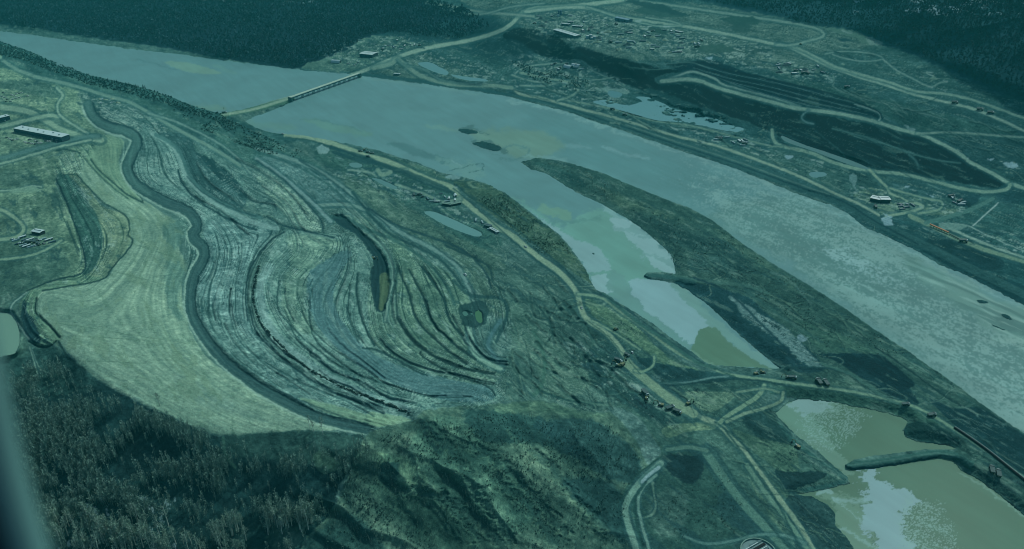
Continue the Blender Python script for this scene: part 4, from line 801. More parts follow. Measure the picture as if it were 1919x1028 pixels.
for (pl, pc, nm), lv in zip(SP, pond_level):
    pts = smooth(pl, 5, True); c = pts.mean(0); pts = c+(pts-c)*1.0; d = pts-c; pts = pts+d/np.maximum(np.hypot(d[:, 0], d[:, 1]), 1)[:, None]*1.2
    x, y = unproj(pts[:, 0], pts[:, 1], lv); v = np.stack([x, y, np.full(len(x), lv)], 1)
    me = bpy.data.meshes.new('pond'); me.from_pydata([tuple(q) for q in v], [], [tuple(range(len(v)))]); me.update()
    a = me.attributes.new('Col', 'FLOAT_COLOR', 'POINT'); cc = albedo(np.array(pc)/255.0*np.array([.88, .93, .91]))*.95
    for i in range(len(v)): a.data[i].color = (*cc, 1)
    link('pond', me, WMAT, kind='structure')
# ------------------------------------------------------------------ camera, light, sky
cam = bpy.data.cameras.new('camera'); co = bpy.data.objects.new('camera', cam); C.objects.link(co)
co.location = (0, 0, H); co.rotation_euler = (R(90)-TH, 0, 0); cam.sensor_width = 36; cam.lens = 36*F/1919.0
cam.clip_start = .05; cam.clip_end = 300000
bpy.context.scene.camera = co
SUN_AZ, SUN_EL = R(38), R(45)         # azimuth from +Y towards +X
w = bpy.data.worlds.new('World'); bpy.context.scene.world = w; w.use_nodes = True
nt = w.node_tree; sky = nt.nodes.new('ShaderNodeTexSky'); sky.sky_type = 'NISHITA'; sky.sun_disc = False
sky.sun_elevation = SUN_EL; sky.sun_rotation = SUN_AZ; sky.air_density = 1.0; sky.dust_density = 2.0
bg = nt.nodes['Background']; bg.inputs['Strength'].default_value = .105; nt.links.new(sky.outputs[0], bg.inputs['Color'])
sl_ = bpy.data.lights.new('sun', 'SUN'); sl_.energy = 2.95; sl_.angle = R(1.0); sl_.color = (1, .96, .9)
so = bpy.data.objects.new('sun', sl_); C.objects.link(so)
sd_ = Vector((math.sin(SUN_AZ)*math.cos(SUN_EL), math.cos(SUN_AZ)*math.cos(SUN_EL), math.sin(SUN_EL)))
so.rotation_euler = sd_.to_track_quat('Z', 'Y').to_euler(); so.location = (0, 500, 900)
sc = bpy.context.scene
sc.view_settings.view_transform = 'Standard'; sc.view_settings.look = 'None'; sc.view_settings.exposure = 0; sc.view_settings.gamma = 1
sc.cycles.use_denoising = True; sc.cycles.denoising_prefilter = 'ACCURATE'; sc.cycles.pixel_filter_type = 'BLACKMAN_HARRIS'; sc.cycles.filter_width = 1.05; sc.cycles.max_bounces = 4; sc.cycles.diffuse_bounces = 2; sc.cycles.glossy_bounces = 2
# ------------------------------------------------------------------ object helpers
class MB:
    def __init__(s): s.v = []; s.f = []
    def add(s, vs_, fs_):
        n = len(s.v); s.v += [tuple(q) for q in vs_]; s.f += [tuple(i+n for i in f) for f in fs_]; return s
    def box(s, c, d, rz=0, taper=1.0, rx=0):
        x, y, z = [q/2 for q in d]; M = Matrix.Translation(c) @ Matrix.Rotation(rz, 4, 'Z') @ Matrix.Rotation(rx, 4, 'Y')
        p = [(-x, -y, -z), (x, -y, -z), (x, y, -z), (-x, y, -z), (-x*taper, -y*taper, z), (x*taper, -y*taper, z), (x*taper, y*taper, z), (-x*taper, y*taper, z)]
        return s.add([M @ Vector(q) for q in p], [(3, 2, 1, 0), (4, 5, 6, 7), (0, 1, 5, 4), (1, 2, 6, 5), (2, 3, 7, 6), (3, 0, 4, 7)])
    def tube(s, a, b, r0, r1=None, n=8):
        a = Vector(a); b = Vector(b); r1 = r0 if r1 is None else r1; d = (b-a).normalized(); q = d.to_track_quat('Z', 'Y')
        ring = lambda c, r: [c+q @ Vector((r*math.cos(6.2832*i/n), r*math.sin(6.2832*i/n), 0)) for i in range(n)]
        return s.add(ring(a, r0)+ring(b, r1), [(i, (i+1) % n, n+(i+1) % n, n+i) for i in range(n)]+[tuple(range(n))[::-1], tuple(range(n, 2*n))])
    def prism(s, prof, x0, x1):
        """profile in (y,z) extruded along x"""
        n = len(prof); return s.add([(x0, y, z) for y, z in prof]+[(x1, y, z) for y, z in prof], [(i, (i+1) % n, n+(i+1) % n, n+i) for i in range(n)]+[tuple(range(n))[::-1], tuple(range(n, 2*n))])
    def prismy(s, prof, y0, y1):
        n = len(prof); return s.add([(x, y0, z) for x, z in prof]+[(x, y1, z) for x, z in prof], [(i, (i+1) % n, n+(i+1) % n, n+i) for i in range(n)]+[tuple(range(n))[::-1], tuple(range(n, 2*n))])
    def build(s, name, m, parent=None, bevel=0, loc=None):
        import bmesh
        me = bpy.data.meshes.new(name); me.from_pydata(s.v, [], s.f); me.update()
        bm = bmesh.new(); bm.from_mesh(me); bmesh.ops.recalc_face_normals(bm, faces=bm.faces)
        if bevel: bmesh.ops.bevel(bm, geom=list(bm.edges), offset=bevel, segments=1, affect='EDGES')
        bm.to_mesh(me); bm.free(); me.materials.append(m)
        o = bpy.data.objects.new(name, me); C.objects.link(o)
        if parent is not None: o.parent = parent
        if loc: o.location = loc
        return o
def thing(name, label, cat, loc=(0, 0, 0), rz=0, group=None):
    o = bpy.data.objects.new(name, None); C.objects.link(o); o.location = loc; o.rotation_euler = (0, 0, rz); o.empty_display_size = .5
    o['label'] = label; o['category'] = cat
    if group: o['group'] = group
    return o
KIDS = {}
def kids(o):
    if o.name not in KIDS: KIDS[o.name] = [(c, [g for g in c.children]) for c in o.children]
    return KIDS[o.name]
USED = set()
def place(root, loc, rz, label, group=None, s=1.0, sz=None):
    """first use moves the original, later uses copy the thing with its parts and sub-parts"""
    if root.name not in USED: USED.add(root.name); kids(root); r = root
    else:
        r = root.copy(); C.objects.link(r)
        for c, gs in kids(root):
            d = c.copy(); C.objects.link(d); d.parent = r
            for g in gs: e = g.copy(); C.objects.link(e); e.parent = d
    r.location = loc; r.rotation_euler = (0, 0, rz); r.scale = (s, s, sz or s); r['label'] = label
    if group: r['group'] = group
    elif 'group' in r: del r['group']
    return r
def gp_(u, v, dz=0): p = at(u, v); return Vector((float(p[0]), float(p[1]), float(p[2])+dz))
def head(u0, v0, u1, v1):
    a = gp_(u0, v0); b = gp_(u1, v1); return math.atan2(b.y-a.y, b.x-a.x)
def site(u0, v0, u1, v1):
    """base, heading and length of something whose near base edge runs between two pixels"""
    a = gp_(u0, v0); b = gp_(u1, v1); d = b-a; return a, b, math.atan2(d.y, d.x), math.hypot(d.x, d.y)
WHITE = (122,162,162); ROOF = (110,150,148); GREYB = (52,98,100); DARK = (18,60,64); GLASS = (24,70,76); RUST = (120,112,78); YEL = (74,104,80); TYRE = (8,46,50); STEEL = (70,116,116)
mW = mat((138,176,174), .5, .05); mR = mat((134,172,168), .6, .12, .15); mG = mat(GREYB, .7, .15); mD = mat(DARK, .8, .2); mGl = mat(GLASS, .2, .05); mO = mat((150,112,76), .6, .15); mY = mat(YEL, .5, .1); mT = mat(TYRE, .9, .1); mS = mat(STEEL, .5, .15)
mC = mat((84,128,118), .9, .2); mWd = mat((60,100,84), .9, .3); mB = mat((48,104,124), .6, .15)

# --- buildings
def shed(name, label, u0, v0, u1, v1, depth, hgt, pitch=1.5, wallm=None, roofm=None, doors=3, windows=0, curved=False, group=None, cat='building', sink=1.5):
    a, b, rz, L = site(u0, v0, u1, v1)
    n = Vector((-math.sin(rz), math.cos(rz), 0))
    z = max(a.z, b.z, gp_((u0+u1)/2, (v0+v1)/2).z)
    c = (a+b)/2+n*depth/2; c.z = z
    t = thing(name, label, cat, c, rz, group)
    w = MB(); 
    pitch *= .5
    if curved:
        pr = [(-depth/2*math.cos(math.pi*k/10), hgt*math.sin(math.pi*k/10)) for k in range(11)]
        w.prism([(-depth/2+.25, -sink)]+[(y*.97, z_*.97) for y, z_ in pr]+[(depth/2-.25, -sink)], -L/2+.3, L/2-.3).build('wall', wallm or mG, t)
        r = MB(); ins = [(y*.975, z_*.975) for y, z_ in pr][::-1]; r.prism(pr+ins, -L/2, L/2).build('roof', roofm or mW, t)
        for sx_ in (-1, 1): MB().box((sx_*(L/2-.24), 0, hgt*.36), (.2, depth*.4, hgt*.7)).build('door', mD, t)
    else:
        w.prism([(-depth/2, -sink), (depth/2, -sink), (depth/2, hgt), (0, hgt+pitch), (-depth/2, hgt)], -L/2, L/2).build('wall', wallm or mG, t)
        e = .6; r = MB(); r.prism([(-depth/2-e, hgt+.05-e*pitch/depth), (0, hgt+pitch+.1), (depth/2+e, hgt+.05-e*pitch/depth), (depth/2+e, hgt+.35-e*pitch/depth), (0, hgt+pitch+.42), (-depth/2-e, hgt+.35-e*pitch/depth)], -L/2-e, L/2+e)
        ro = r.build('roof', roofm or mR, t)
        MB().prism([(-.5, hgt+pitch+.3), (.5, hgt+pitch+.3), (.25, hgt+pitch+.9), (-.25, hgt+pitch+.9)], -L*.42, L*.42).build('ridge_vent', mS, ro)
        for k in range(doors):
            x = -L/2+L*(k+.5)/doors; d = MB().box((x, -depth/2-.06, hgt*.36), (min(4.5, L/doors*.5), .12, hgt*.72)).build('door', mD, t)
        for k in range(windows):
            x = -L/2+L*(k+.25)/windows
            f = MB().box((x, -depth/2-.05, hgt*.62), (L/windows*.34, .1, hgt*.26)).build('window', mGl, t)
    return t
def camp(name, label, u0, v0, u1, v1, depth, hgt, storeys, cat='building', units=5):
    """long flat-roofed camp block with window bands and roof units"""
    a, b, rz, L = site(u0, v0, u1, v1); n = Vector((-math.sin(rz), math.cos(rz), 0)); c = (a+b)/2+n*depth/2; c.z = max(a.z, b.z)
    t = thing(name, label, cat, c, rz)
    MB().box((0, 0, hgt/2-1), (L, depth, hgt+2)).build('wall', mat((34,84,90), .7, .12), t)
    r = MB().box((0, 0, hgt+.2), (L+1, depth+1, .4)).build('roof', mW, t)
    for k in range(units): MB().box((-L*.4+L*.8*k/max(1, units-1), depth*.12*(-1)**k, hgt+.4+.6), (2.4, 1.8, 1.2)).build('roof_unit', mS, r)
    for sI in range(storeys):
        z = hgt*(sI+.58)/storeys; nW = int(L/4.2)
        for k in range(nW):
            f = MB().box((-L/2+L*(k+.5)/nW, -depth/2-.05, z), (1.7, .1, hgt/storeys*.42)).build('window', mGl, t)
            MB().box((-L/2+L*(k+.5)/nW, -depth/2-.12, z-hgt/storeys*.23), (1.9, .16, .12)).build('sill', mW, f)
    MB().box((L*.3, -depth/2-.07, 1.1), (2, .14, 2.3)).build('door', mW, t)
    return t
camp('camp_building', 'long white-roofed two-storey camp block with dark window rows above the parked cars', 27, 247, 117, 266, 17, 7, 2, units=6)
camp('camp_building', 'pale two-storey block cut by the left edge above the long camp block', -30, 236, 20, 224, 13, 8, 2, units=2)
shed('warehouse', 'large dark-walled warehouse with a pale ridged roof beside the far wood', 674, 106, 698, 108, 34, 9, 2.5, mat((26,74,80), .8, .15), mR, 3)
shed('arched_shelter', 'small white arched fabric shelter beside the dark-walled warehouse by the river', 620, 117, 636, 119, 14, 8, curved=True, cat='shelter')
shed('storage_shed', 'longest pale-roofed shed at the lip of the dark scarp', 1037, 63, 1078, 71, 22, 6, 3, mG, mW, 4)
shed('storage_shed', 'tall blue-grey gabled shed beside the double road on the far plateau', 1152, 38, 1177, 42, 22, 8, 5, mat((60,108,120), .6, .1), mat((84,136,144), .6, .1), 2)
shed('storage_shed', 'short white shed just above the longest pale-roofed shed', 1051, 47, 1066, 48, 12, 5, 1.5, mG, mW, 2)
shed('storage_shed', 'white double-bay shed right of the short white shed on the plateau', 1072, 50, 1090, 52, 12, 4, 1.2, mG, mW, 2)
shed('arched_shelter', 'left of two white arched shelters at the foot of the dark scarp', 1055, 128, 1068, 129, 14, 8, curved=True, cat='shelter')
shed('arched_shelter', 'right of two white arched shelters at the foot of the dark scarp', 1070, 125, 1085, 126, 14, 8, curved=True, cat='shelter')
shed('workshop', 'left white-roofed workshop of the joined pair in the riverside yard', 1630, 376, 1648, 380, 16, 6, 1.2, mD, mW, 2)
shed('workshop', 'right white-roofed workshop of the joined pair in the riverside yard', 1650, 380, 1668, 380, 16, 6.5, 1.2, mD, mW, 3)
shed('workshop', 'low pale workshop on the plateau edge road by the heaps', 1265, 60, 1277, 62, 9, 4, 1, mG, mW, 1)
shed('site_office', 'left of two pale-roofed open-fronted offices beside the bend of the haul road', 829, 384, 845, 387, 8, 3.5, .8, mD, mC, 3)
shed('site_office', 'right of two pale-roofed open-fronted offices beside the bend of the haul road', 847, 386, 864, 383, 8, 3.5, .8, mD, mC, 3)
shed('site_office', 'small white office on the river bank just below the far end of the bridge', 738, 140, 749, 141, 8, 4, .8, mG, mW, 1)
shed('yard_shed', 'long pale-roofed shed in the vehicle yard at the left edge', 60, 438, 76, 441, 8, 4, 1, mD, mW, 3)
shed('yard_shed', 'dark-roofed shed standing beside the haul road below the long grey pond', 907, 425, 919, 428, 7, 4, 1, mG, mG, 1)
shed('yard_shed', 'pale flat shed beside the dark-roofed one by the haul road', 917, 430, 931, 438, 5, 3, .6, mG, mW, 1)
# batch plant
bp = gp_(1047, 30); t = thing('concrete_plant', 'concrete batching plant with twin pale silos and sloping conveyor on the far plateau', 'plant', bp, 0)
for k in range(2):
    f = MB().tube((k*7, 0, 5), (k*7, 0, 18), 3, 3, 12).tube((k*7, 0, 18), (k*7, 0, 20), 3, .8, 12).tube((k*7, 0, 5), (k*7, 0, 2.5), 3, .8, 12).build('silo', mB, t)
    for q in range(4): MB().tube((k*7+2.3*math.cos(q*1.571+.785), 2.3*math.sin(q*1.571+.785), -1), (k*7+2.3*math.cos(q*1.571+.785), 2.3*math.sin(q*1.571+.785), 6), .25, .25, 6).build('leg', mS, f)
MB().box((-12, -2, 6.5), (24, 2.2, 1.6), 0, 1, R(-28)).build('conveyor', mS, t); MB().box((-2, -6, 3.5), (7, 6, 8)).build('mixer_house', mW, t); MB().box((-24, -3, 1.5), (7, 6, 4), 0, 1.25).build('hopper', mS, t)
for kx, (uu_, vv_, lb) in enumerate([(1107, 72, 'cluster of pale round tanks beside the longest shed on the plateau'), (1436, 1022, 'round open tank with dark radial covers on the lower edge by the curved track')]):
    c = gp_(uu_, vv_)
    if kx == 0:
        t = thing('tank_farm', lb, 'tanks', c, 0)
        for q, (x, y, r_, h_) in enumerate([(-10, 0, 5, 9), (0, 4, 5, 11), (10, -2, 6, 8), (2, -9, 4, 6)]):
            o = MB().tube((x, y, -2), (x, y, h_), r_, r_, 20).build('tank', mat((96,144,150), .5, .1), t); MB().tube((x, y, h_), (x, y, h_+1.3), r_+.1, .6, 20).build('tank_roof', mW, o)
    else:
        c = gp_(1421, 1036); t = thing('settling_tank', lb, 'tank', c, R(20)); n = 40
        w_ = MB()
        for q in range(n):
            a0, a1 = 6.2832*q/n, 6.2832*(q+1)/n; pts = [(rr*math.cos(a), rr*math.sin(a), z) for a in (a0, a1) for rr, z in ((17, -2), (17, 2.2), (16, 2.2), (16, -2))]
            w_.add(pts, [(0, 4, 5, 1), (1, 5, 6, 2), (2, 6, 7, 3)])
        w_.build('rim_wall', mC, t); MB().tube((0, 0, -2), (0, 0, .8), 16, 16, 40).build('basin', mat((66,112,112), .6, .3, .1), t)
        for q in range(5): MB().box((2+q*.5, -10+q*5, 1.25), (19-2*abs(q-2), 2.6, .7), .2).build('cover', mT if q % 2 else mG, t)
        for q in range(3): MB().box((-3, -8+q*8, 1.9), (30 if q == 1 else 18, .6, .3), .2).build('walkway', mW, t)

# --- bridge
a = Vector((*unproj(545.0, 181.0, 12.6), 12.6)); b = Vector((*unproj(672.0, 136.5, 12.6), 12.6)); d = b-a; L = d.length; c = (a+b)/2
t = thing('bridge', 'long straight low bridge with pale deck and dark girders across the upper river', 'bridge', (c.x, c.y, 12.6), math.atan2(d.y, d.x))
dk = MB().box((0, 0, -.3), (L+8, 11, .6)).build('deck', mat((128,166,150), .9, .15, .1), t)
for s_ in (-1, 1):
    r_ = MB().box((0, s_*5.3, .9), (L+8, .15, .15)).box((0, s_*5.3, .5), (L+8, .1, .12))
    for k in range(int(L/6)): r_.box((-L/2+3+k*6, s_*5.3, .45), (.15, .15, 1.0))
    r_.build('railing', mat((120,160,156), .6, .05), dk)
mGird = mat((44,96,108), .6, .2)
for s_ in (-1, 0, 1):
    g_ = MB().box((0, s_*3.9, -.75), (L+4, .7, .25)).box((0, s_*3.9, -3.6), (L+4, .7, .3)).box((0, s_*3.9, -2.1), (L+4, .14, 2.8)); g_.build('girder', mGird, t)
nP = 13
for k in range(nP+1):
    x = -L/2+L*k/nP; p_ = MB().box((x, 0, -4.9), (1.8, 10.4, 1.0))
    for s_ in (-1, 0, 1): p_.tube((x, s_*3.9, -16), (x, s_*3.9, -5.2), .75, .75, 8)
    p_.build('pier', mat((96,140,138), .7, .1), t)
for k in range(nP*3):
    x = -L/2+L*(k+.5)/(nP*3); MB().box((x, -4.45, -2.2), (.8, .3, 2.9)).build('stiffener', mat((84,132,134), .6, .1), t)
for s_ in (-1, 1): MB().box((s_*(L/2+2.5), 0, -6), (5, 12, 11)).build('abutment', mat((44,92,92), .9, .2), t)

# --- machines
def haul_truck():
    t = thing('dump_truck', '', 'dump truck')
    ch = MB().box((0, 0, 1.5), (9.5, 2.0, .7)).box((3.9, 0, 1.7), (2.6, 2.7, .8)).build('chassis', mY, t)
    MB().add([(-5, -1.8, 2.1), (1.6, -1.8, 2.0), (1.6, 1.8, 2.0), (-5, 1.8, 2.1), (-5.4, -2.1, 3.3), (2.1, -2.1, 4.1), (2.1, 2.1, 4.1), (-5.4, 2.1, 3.3), (2.1, -2.0, 4.5), (3.4, -2.0, 4.6), (3.4, 2.0, 4.6), (2.1, 2.0, 4.5)],
      [(3, 2, 1, 0), (0, 1, 5, 4), (1, 2, 6, 5), (2, 3, 7, 6), (3, 0, 4, 7), (4, 5, 6, 7), (8, 9, 10, 11), (5, 8, 11, 6)]).build('dump_body', mat((44,86,86), .7, .2), t)
    cb = MB().box((3.6, 0, 3.0), (2.0, 2.5, 1.9), 0, .9).build('cab', mW, t); MB().box((4.62, 0, 3.3), (.1, 2.1, .8)).build('windscreen', mGl, cb)
    for x in (3.6, -1.4, -3.6):
        for s_ in (-1, 1): MB().tube((x, s_*1.15, .9), (x, s_*1.9, .9), .95, .95, 12).build('wheel', mT, t)
    return t
def excavator():
    t = thing('excavator', '', 'excavator')
    for s_ in (-1, 1): MB().prismy([(-2.6, .3), (-2.1, 0), (2.1, 0), (2.6, .3), (2.6, .8), (2.1, 1.1), (-2.1, 1.1), (-2.6, .8)], s_*1.5-.35, s_*1.5+.35).build('track', mT, t)
    MB().box((-.6, 0, 2.0), (4.2, 3.0, 1.5)).box((-2.4, 0, 2.1), (1.0, 3.0, 1.8)).box((0, 0, 1.15), (1.8, 1.8, .4)).build('upper_body', mY, t, .08)
    cb = MB().box((1.0, 1.0, 2.7), (1.6, 1.0, 2.0), 0, .9).build('cab', mW, t); MB().box((1.82, 1.0, 2.9), (.08, .85, 1.2)).build('window', mGl, cb)
    MB().tube((1.0, -.3, 2.2), (4.0, -.3, 5.6), .38, .32, 6).tube((4.0, -.3, 5.6), (6.6, -.3, 4.7), .32, .25, 6).build('boom', mY, t)
    st = MB().tube((6.6, -.3, 5.1), (7.3, -.3, 1.7), .25, .2, 6).build('arm', mY, t)
    MB().prismy([(6.5, .3), (7.4, .1), (7.9, 1.0), (7.5, 1.9), (7.0, 1.6)], -1.1, .5).build('bucket', mD, st)
    return t
def pickup():
    t = thing('pickup_truck', '', 'pickup truck')
    bd = MB().prismy([(-2.7, .5), (2.7, .5), (2.75, 1.05), (1.5, 1.2), (-2.7, 1.2)], -.95, .95).build('body', mW, t, .05)
    cb = MB().prismy([(-.9, 1.2), (1.35, 1.2), (.7, 1.85), (-.7, 1.85)], -.85, .85).build('cab', mW, t); MB().prismy([(1.25, 1.22), (1.36, 1.22), (.78, 1.8), (.68, 1.8)], -.75, .75).build('windscreen', mGl, cb)
    MB().box((-1.85, 0, 1.22), (1.5, 1.5, .06)).build('bed_floor', mD, t)
    for x in (-1.7, 1.75):
        for s_ in (-1, 1): MB().tube((x, s_*.7, .4), (x, s_*.98, .4), .4, .4, 10).build('wheel', mT, t)
    return t
def car(m):
    t = thing('parked_car', '', 'car')
    MB().prismy([(-2.2, .35), (2.2, .35), (2.25, .8), (1.1, 1.0), (-2.2, 1.0)], -.9, .9).build('body', m, t, .05)
    cb = MB().prismy([(-1.9, 1.0), (1.05, 1.0), (.4, 1.55), (-1.5, 1.55)], -.78, .78).build('cabin', mGl, t); MB().box((-.55, 0, 1.58), (1.8, 1.45, .08)).build('roof_panel', m, cb)
    for x in (-1.4, 1.4):
        for s_ in (-1, 1): MB().tube((x, s_*.7, .35), (x, s_*.93, .35), .35, .35, 10).build('wheel', mT, t)
    return t
def bulldozer():
    t = thing('bulldozer', '', 'bulldozer')
    for s_ in (-1, 1): MB().prismy([(-2.3, .4), (-1.8, 0), (1.6, 0), (2.2, .5), (1.2, 1.1), (-1.6, 1.1)], s_*1.3-.35, s_*1.3+.35).build('track', mT, t)
    MB().box((.4, 0, 1.5), (3.2, 1.5, 1.2)).build('engine_hood', mY, t, .06); cb = MB().box((-1.2, 0, 2.3), (1.5, 1.6, 1.9), 0, .9).build('cab', mY, t); MB().box((-.42, 0, 2.6), (.08, 1.3, .9)).build('window', mGl, cb)
    bl = MB().prismy([(2.8, .05), (3.1, 0), (2.95, .8), (3.2, 1.5), (2.9, 1.5), (2.7, .8)], -2.1, 2.1).build('blade', mS, t); MB().box((2.2, 1.2, .7), (1.6, .2, .3)).box((2.2, -1.2, .7), (1.6, .2, .3)).build('push_arm', mY, bl)
    return t
def container(m):
    t = thing('shipping_container', '', 'container')
    b_ = MB().box((0, 0, 1.3), (12.2, 2.44, 2.6))
    for k in range(28): b_.box((-5.9+k*.435, -1.25, 1.3), (.18, .08, 2.3)).box((-5.9+k*.435, 1.25, 1.3), (.18, .08, 2.3))
    b_.build('body', m, t)
    d = MB().box((6.14, -.6, 1.3), (.1, 1.1, 2.4)).box((6.14, .6, 1.3), (.1, 1.1, 2.4)).build('door', m, t); MB().tube((6.24, -.3, .3), (6.24, -.3, 2.3), .04, .04, 6).tube((6.24, .3, .3), (6.24, .3, 2.3), .04, .04, 6).build('locking_bar', mS, d)
    return t
def cabin():
    t = thing('site_cabin', '', 'cabin')
    MB().box((0, 0, 1.5), (12, 3.4, 2.6)).build('body', mG, t); MB().prism([(-1.9, 2.8), (1.9, 2.8), (0, 3.3)], -6.2, 6.2).build('roof', mW, t)
    for x in (-4, -1, 4): f = MB().box((x, -1.72, 1.8), (1.3, .08, .9)).build('window', mGl, t)
    MB().box((1.6, -1.72, 1.3), (.95, .08, 2.0)).build('door', mW, t); MB().box((0, 0, .1), (11, 2.6, .3)).build('skid', mD, t)
    return t
def heap(c1):
    n = 14; vs_ = [(0, 0, 3.4)]; fs_ = []
    rr = np.random.RandomState(int(sum(c1)))
    for k, (r_, z_) in enumerate([(1.2, 3.2), (3.2, 1.9), (5.5, .5), (7, -.8)]):
        for q in range(n): j = 1+.18*(rr.rand()-.5); vs_.append((r_*j*1.5*math.cos(6.2832*q/n), r_*j*math.sin(6.2832*q/n), z_+.4*(rr.rand()-.5)))
    for q in range(n): fs_.append((0, 1+q, 1+(q+1) % n))
    for k in range(3):
        for q in range(n): fs_.append((1+k*n+q, 1+(k+1)*n+q, 1+(k+1)*n+(q+1) % n, 1+k*n+(q+1) % n))
    t = MB().add(vs_, fs_).build('stockpile', mat(c1, .95, .3, .4)); t['category'] = 'stockpile'; t['label'] = ''
    return t
TR, EX, PU, CW, CD, BZ, K1, K2, CA, H1, H2 = haul_truck(), excavator(), pickup(), car(mW), car(mat((30,76,84), .4, .1)), bulldozer(), container(mat((100,144,146), .6, .12)), container(mat((60,104,110), .6, .12)), cabin(), heap((86,128,112)), heap((24,72,76))
for lst in [
 (EX, 1166, 684, 60, 1.5, 'biggest pale excavator in the machine cluster beside the haul road bend', 0), (TR, 1158, 676, -40, 1.0, 'white dump truck at the upper left of the machine cluster by the haul road', 0),
 (EX, 1158, 686, 150, 1.2, 'excavator at the lower left of the machine cluster by the haul road', 0), (TR, 1175, 666, -58, .85, 'dump truck driving on the haul road just above the machine cluster', 0), (PU, 1185, 661, 100, 1.1, 'white pickup beside the haul road across from the machine cluster', 0),
 (TR, 1209, 739, -70, 1.3, 'large white-backed truck in the dark cut left of the haul road', 0), (EX, 1211, 748, -100, 1.0, 'dark excavator just below the large white-backed truck in the cut', 0),
 (EX, 1238, 760, 160, 1.2, 'excavator at the left of the machines above the pale triangular pad', 0), (TR, 1256, 766, 20, 1.1, 'dump truck in the middle of the machines above the pale triangular pad', 0), (TR, 1269, 773, -40, 1.1, 'dump truck at the right end of the machines above the pale triangular pad', 0),
 (EX, 1290, 757, 30, 1.1, 'lone excavator at the road edge above the green flat pad', 0), (PU, 1090, 577, -80, 1.1, 'dark dot of a pickup on the haul road fork', 0), (BZ, 1153, 618, 40, 1.3, 'lone bulldozer working on the pale riverside pad', 0),
 (EX, 1417, 701, 20, 1.1, 'excavator at the left of the pair by the lagoon corner', 0), (BZ, 1428, 699, 10, 1.3, 'bulldozer at the right of the pair by the lagoon corner', 0),
 (EX, 1476, 708, 170, 1.0, 'left excavator of the dark pair on the causeway road', 0), (TR, 1485, 709, -10, 1.0, 'dark-bodied truck beside the left excavator on the causeway road', 0),
 (TR, 1534, 717, 100, 1.15, 'left of two white dump trucks standing side by side', 0), (TR, 1547, 719, 100, 1.15, 'right of two white dump trucks standing side by side', 0),
 (TR, 1697, 759, 0, .9, 'small truck on the road by the far corner of the lower pond', 0), (TR, 1746, 779, 10, 1.0, 'white truck on the spit road above the dark promontory', 0),
 (TR, 1858, 882, 70, 1.1, 'left of two boxy white trucks below the black pipeline', 0), (TR, 1870, 889, 70, 1.1, 'right of two boxy white trucks below the black pipeline', 0),
 (EX, 1494, 838, 120, 1.2, 'excavator at the end of its curling tracks on the bare flat', 0), (PU, 872, 515, -60, 1.3, 'white pickup on the upper haul road above the green pit', 0),
 (EX, 700, 485, -20, 1.1, 'excavator inside the dark winding cut', 0), (TR, 676, 284, -20, 1.0, 'dump truck at the left end of the riverside row by the haul road', 0), (EX, 683, 281, 20, 1.0, 'excavator behind the riverside row of trucks', 0),
 (TR, 690, 286, -20, 1.0, 'dump truck in the middle of the riverside row by the haul road', 0), (TR, 690, 294, -30, 1.0, 'dark truck driving on the haul road below the riverside row', 0), (TR, 697, 288, 10, .9, 'dump truck at the right end of the riverside row', 0),
 (TR, 1148, 205, -30, 1.2, 'dark truck on the right bank road above its twin', 0), (TR, 1171, 216, -30, 1.2, 'dark truck on the right bank road nearest the ice-grey pond', 0), (PU, 985, 463, -40, 1.2, 'pickup on the haul road where the brushy shore narrows', 0),
 (TR, 1789, 193, -20, 1.3, 'left of three dark trucks between the twin far roads', 0), (TR, 1836, 206, -20, 1.3, 'middle of three dark trucks between the twin far roads', 0), (TR, 1856, 212, -20, 1.3, 'right of three dark trucks between the twin far roads', 0),
 (TR, 1587, 164, 0, 1.3, 'lone dark truck on the bare slope above the terraced cut', 0), (TR, 1805, 453, -20, 1.3, 'dump truck on the road past the orange conveyor', 0), (PU, 530, 251, -5, 1.3, 'dark pickup on the bank road above the causeway bay', 0),
 (TR, 421, 212, 0, 1.2, 'dark truck at the near end of the causeway', 0), (BZ, 1500, 83, 0, 1.4, 'bulldozer at the inner end of the far road loop', 0), (PU, 92, 300, 0, 1.2, 'pickup on the earth ramp under the camp road', 0) ]:
    pr, u_, v_, hd, sc_, lb, _ = lst
    if u_ == 92: continue
    place(pr, gp_(u_, v_, .05), R(hd), lb, None, sc_)
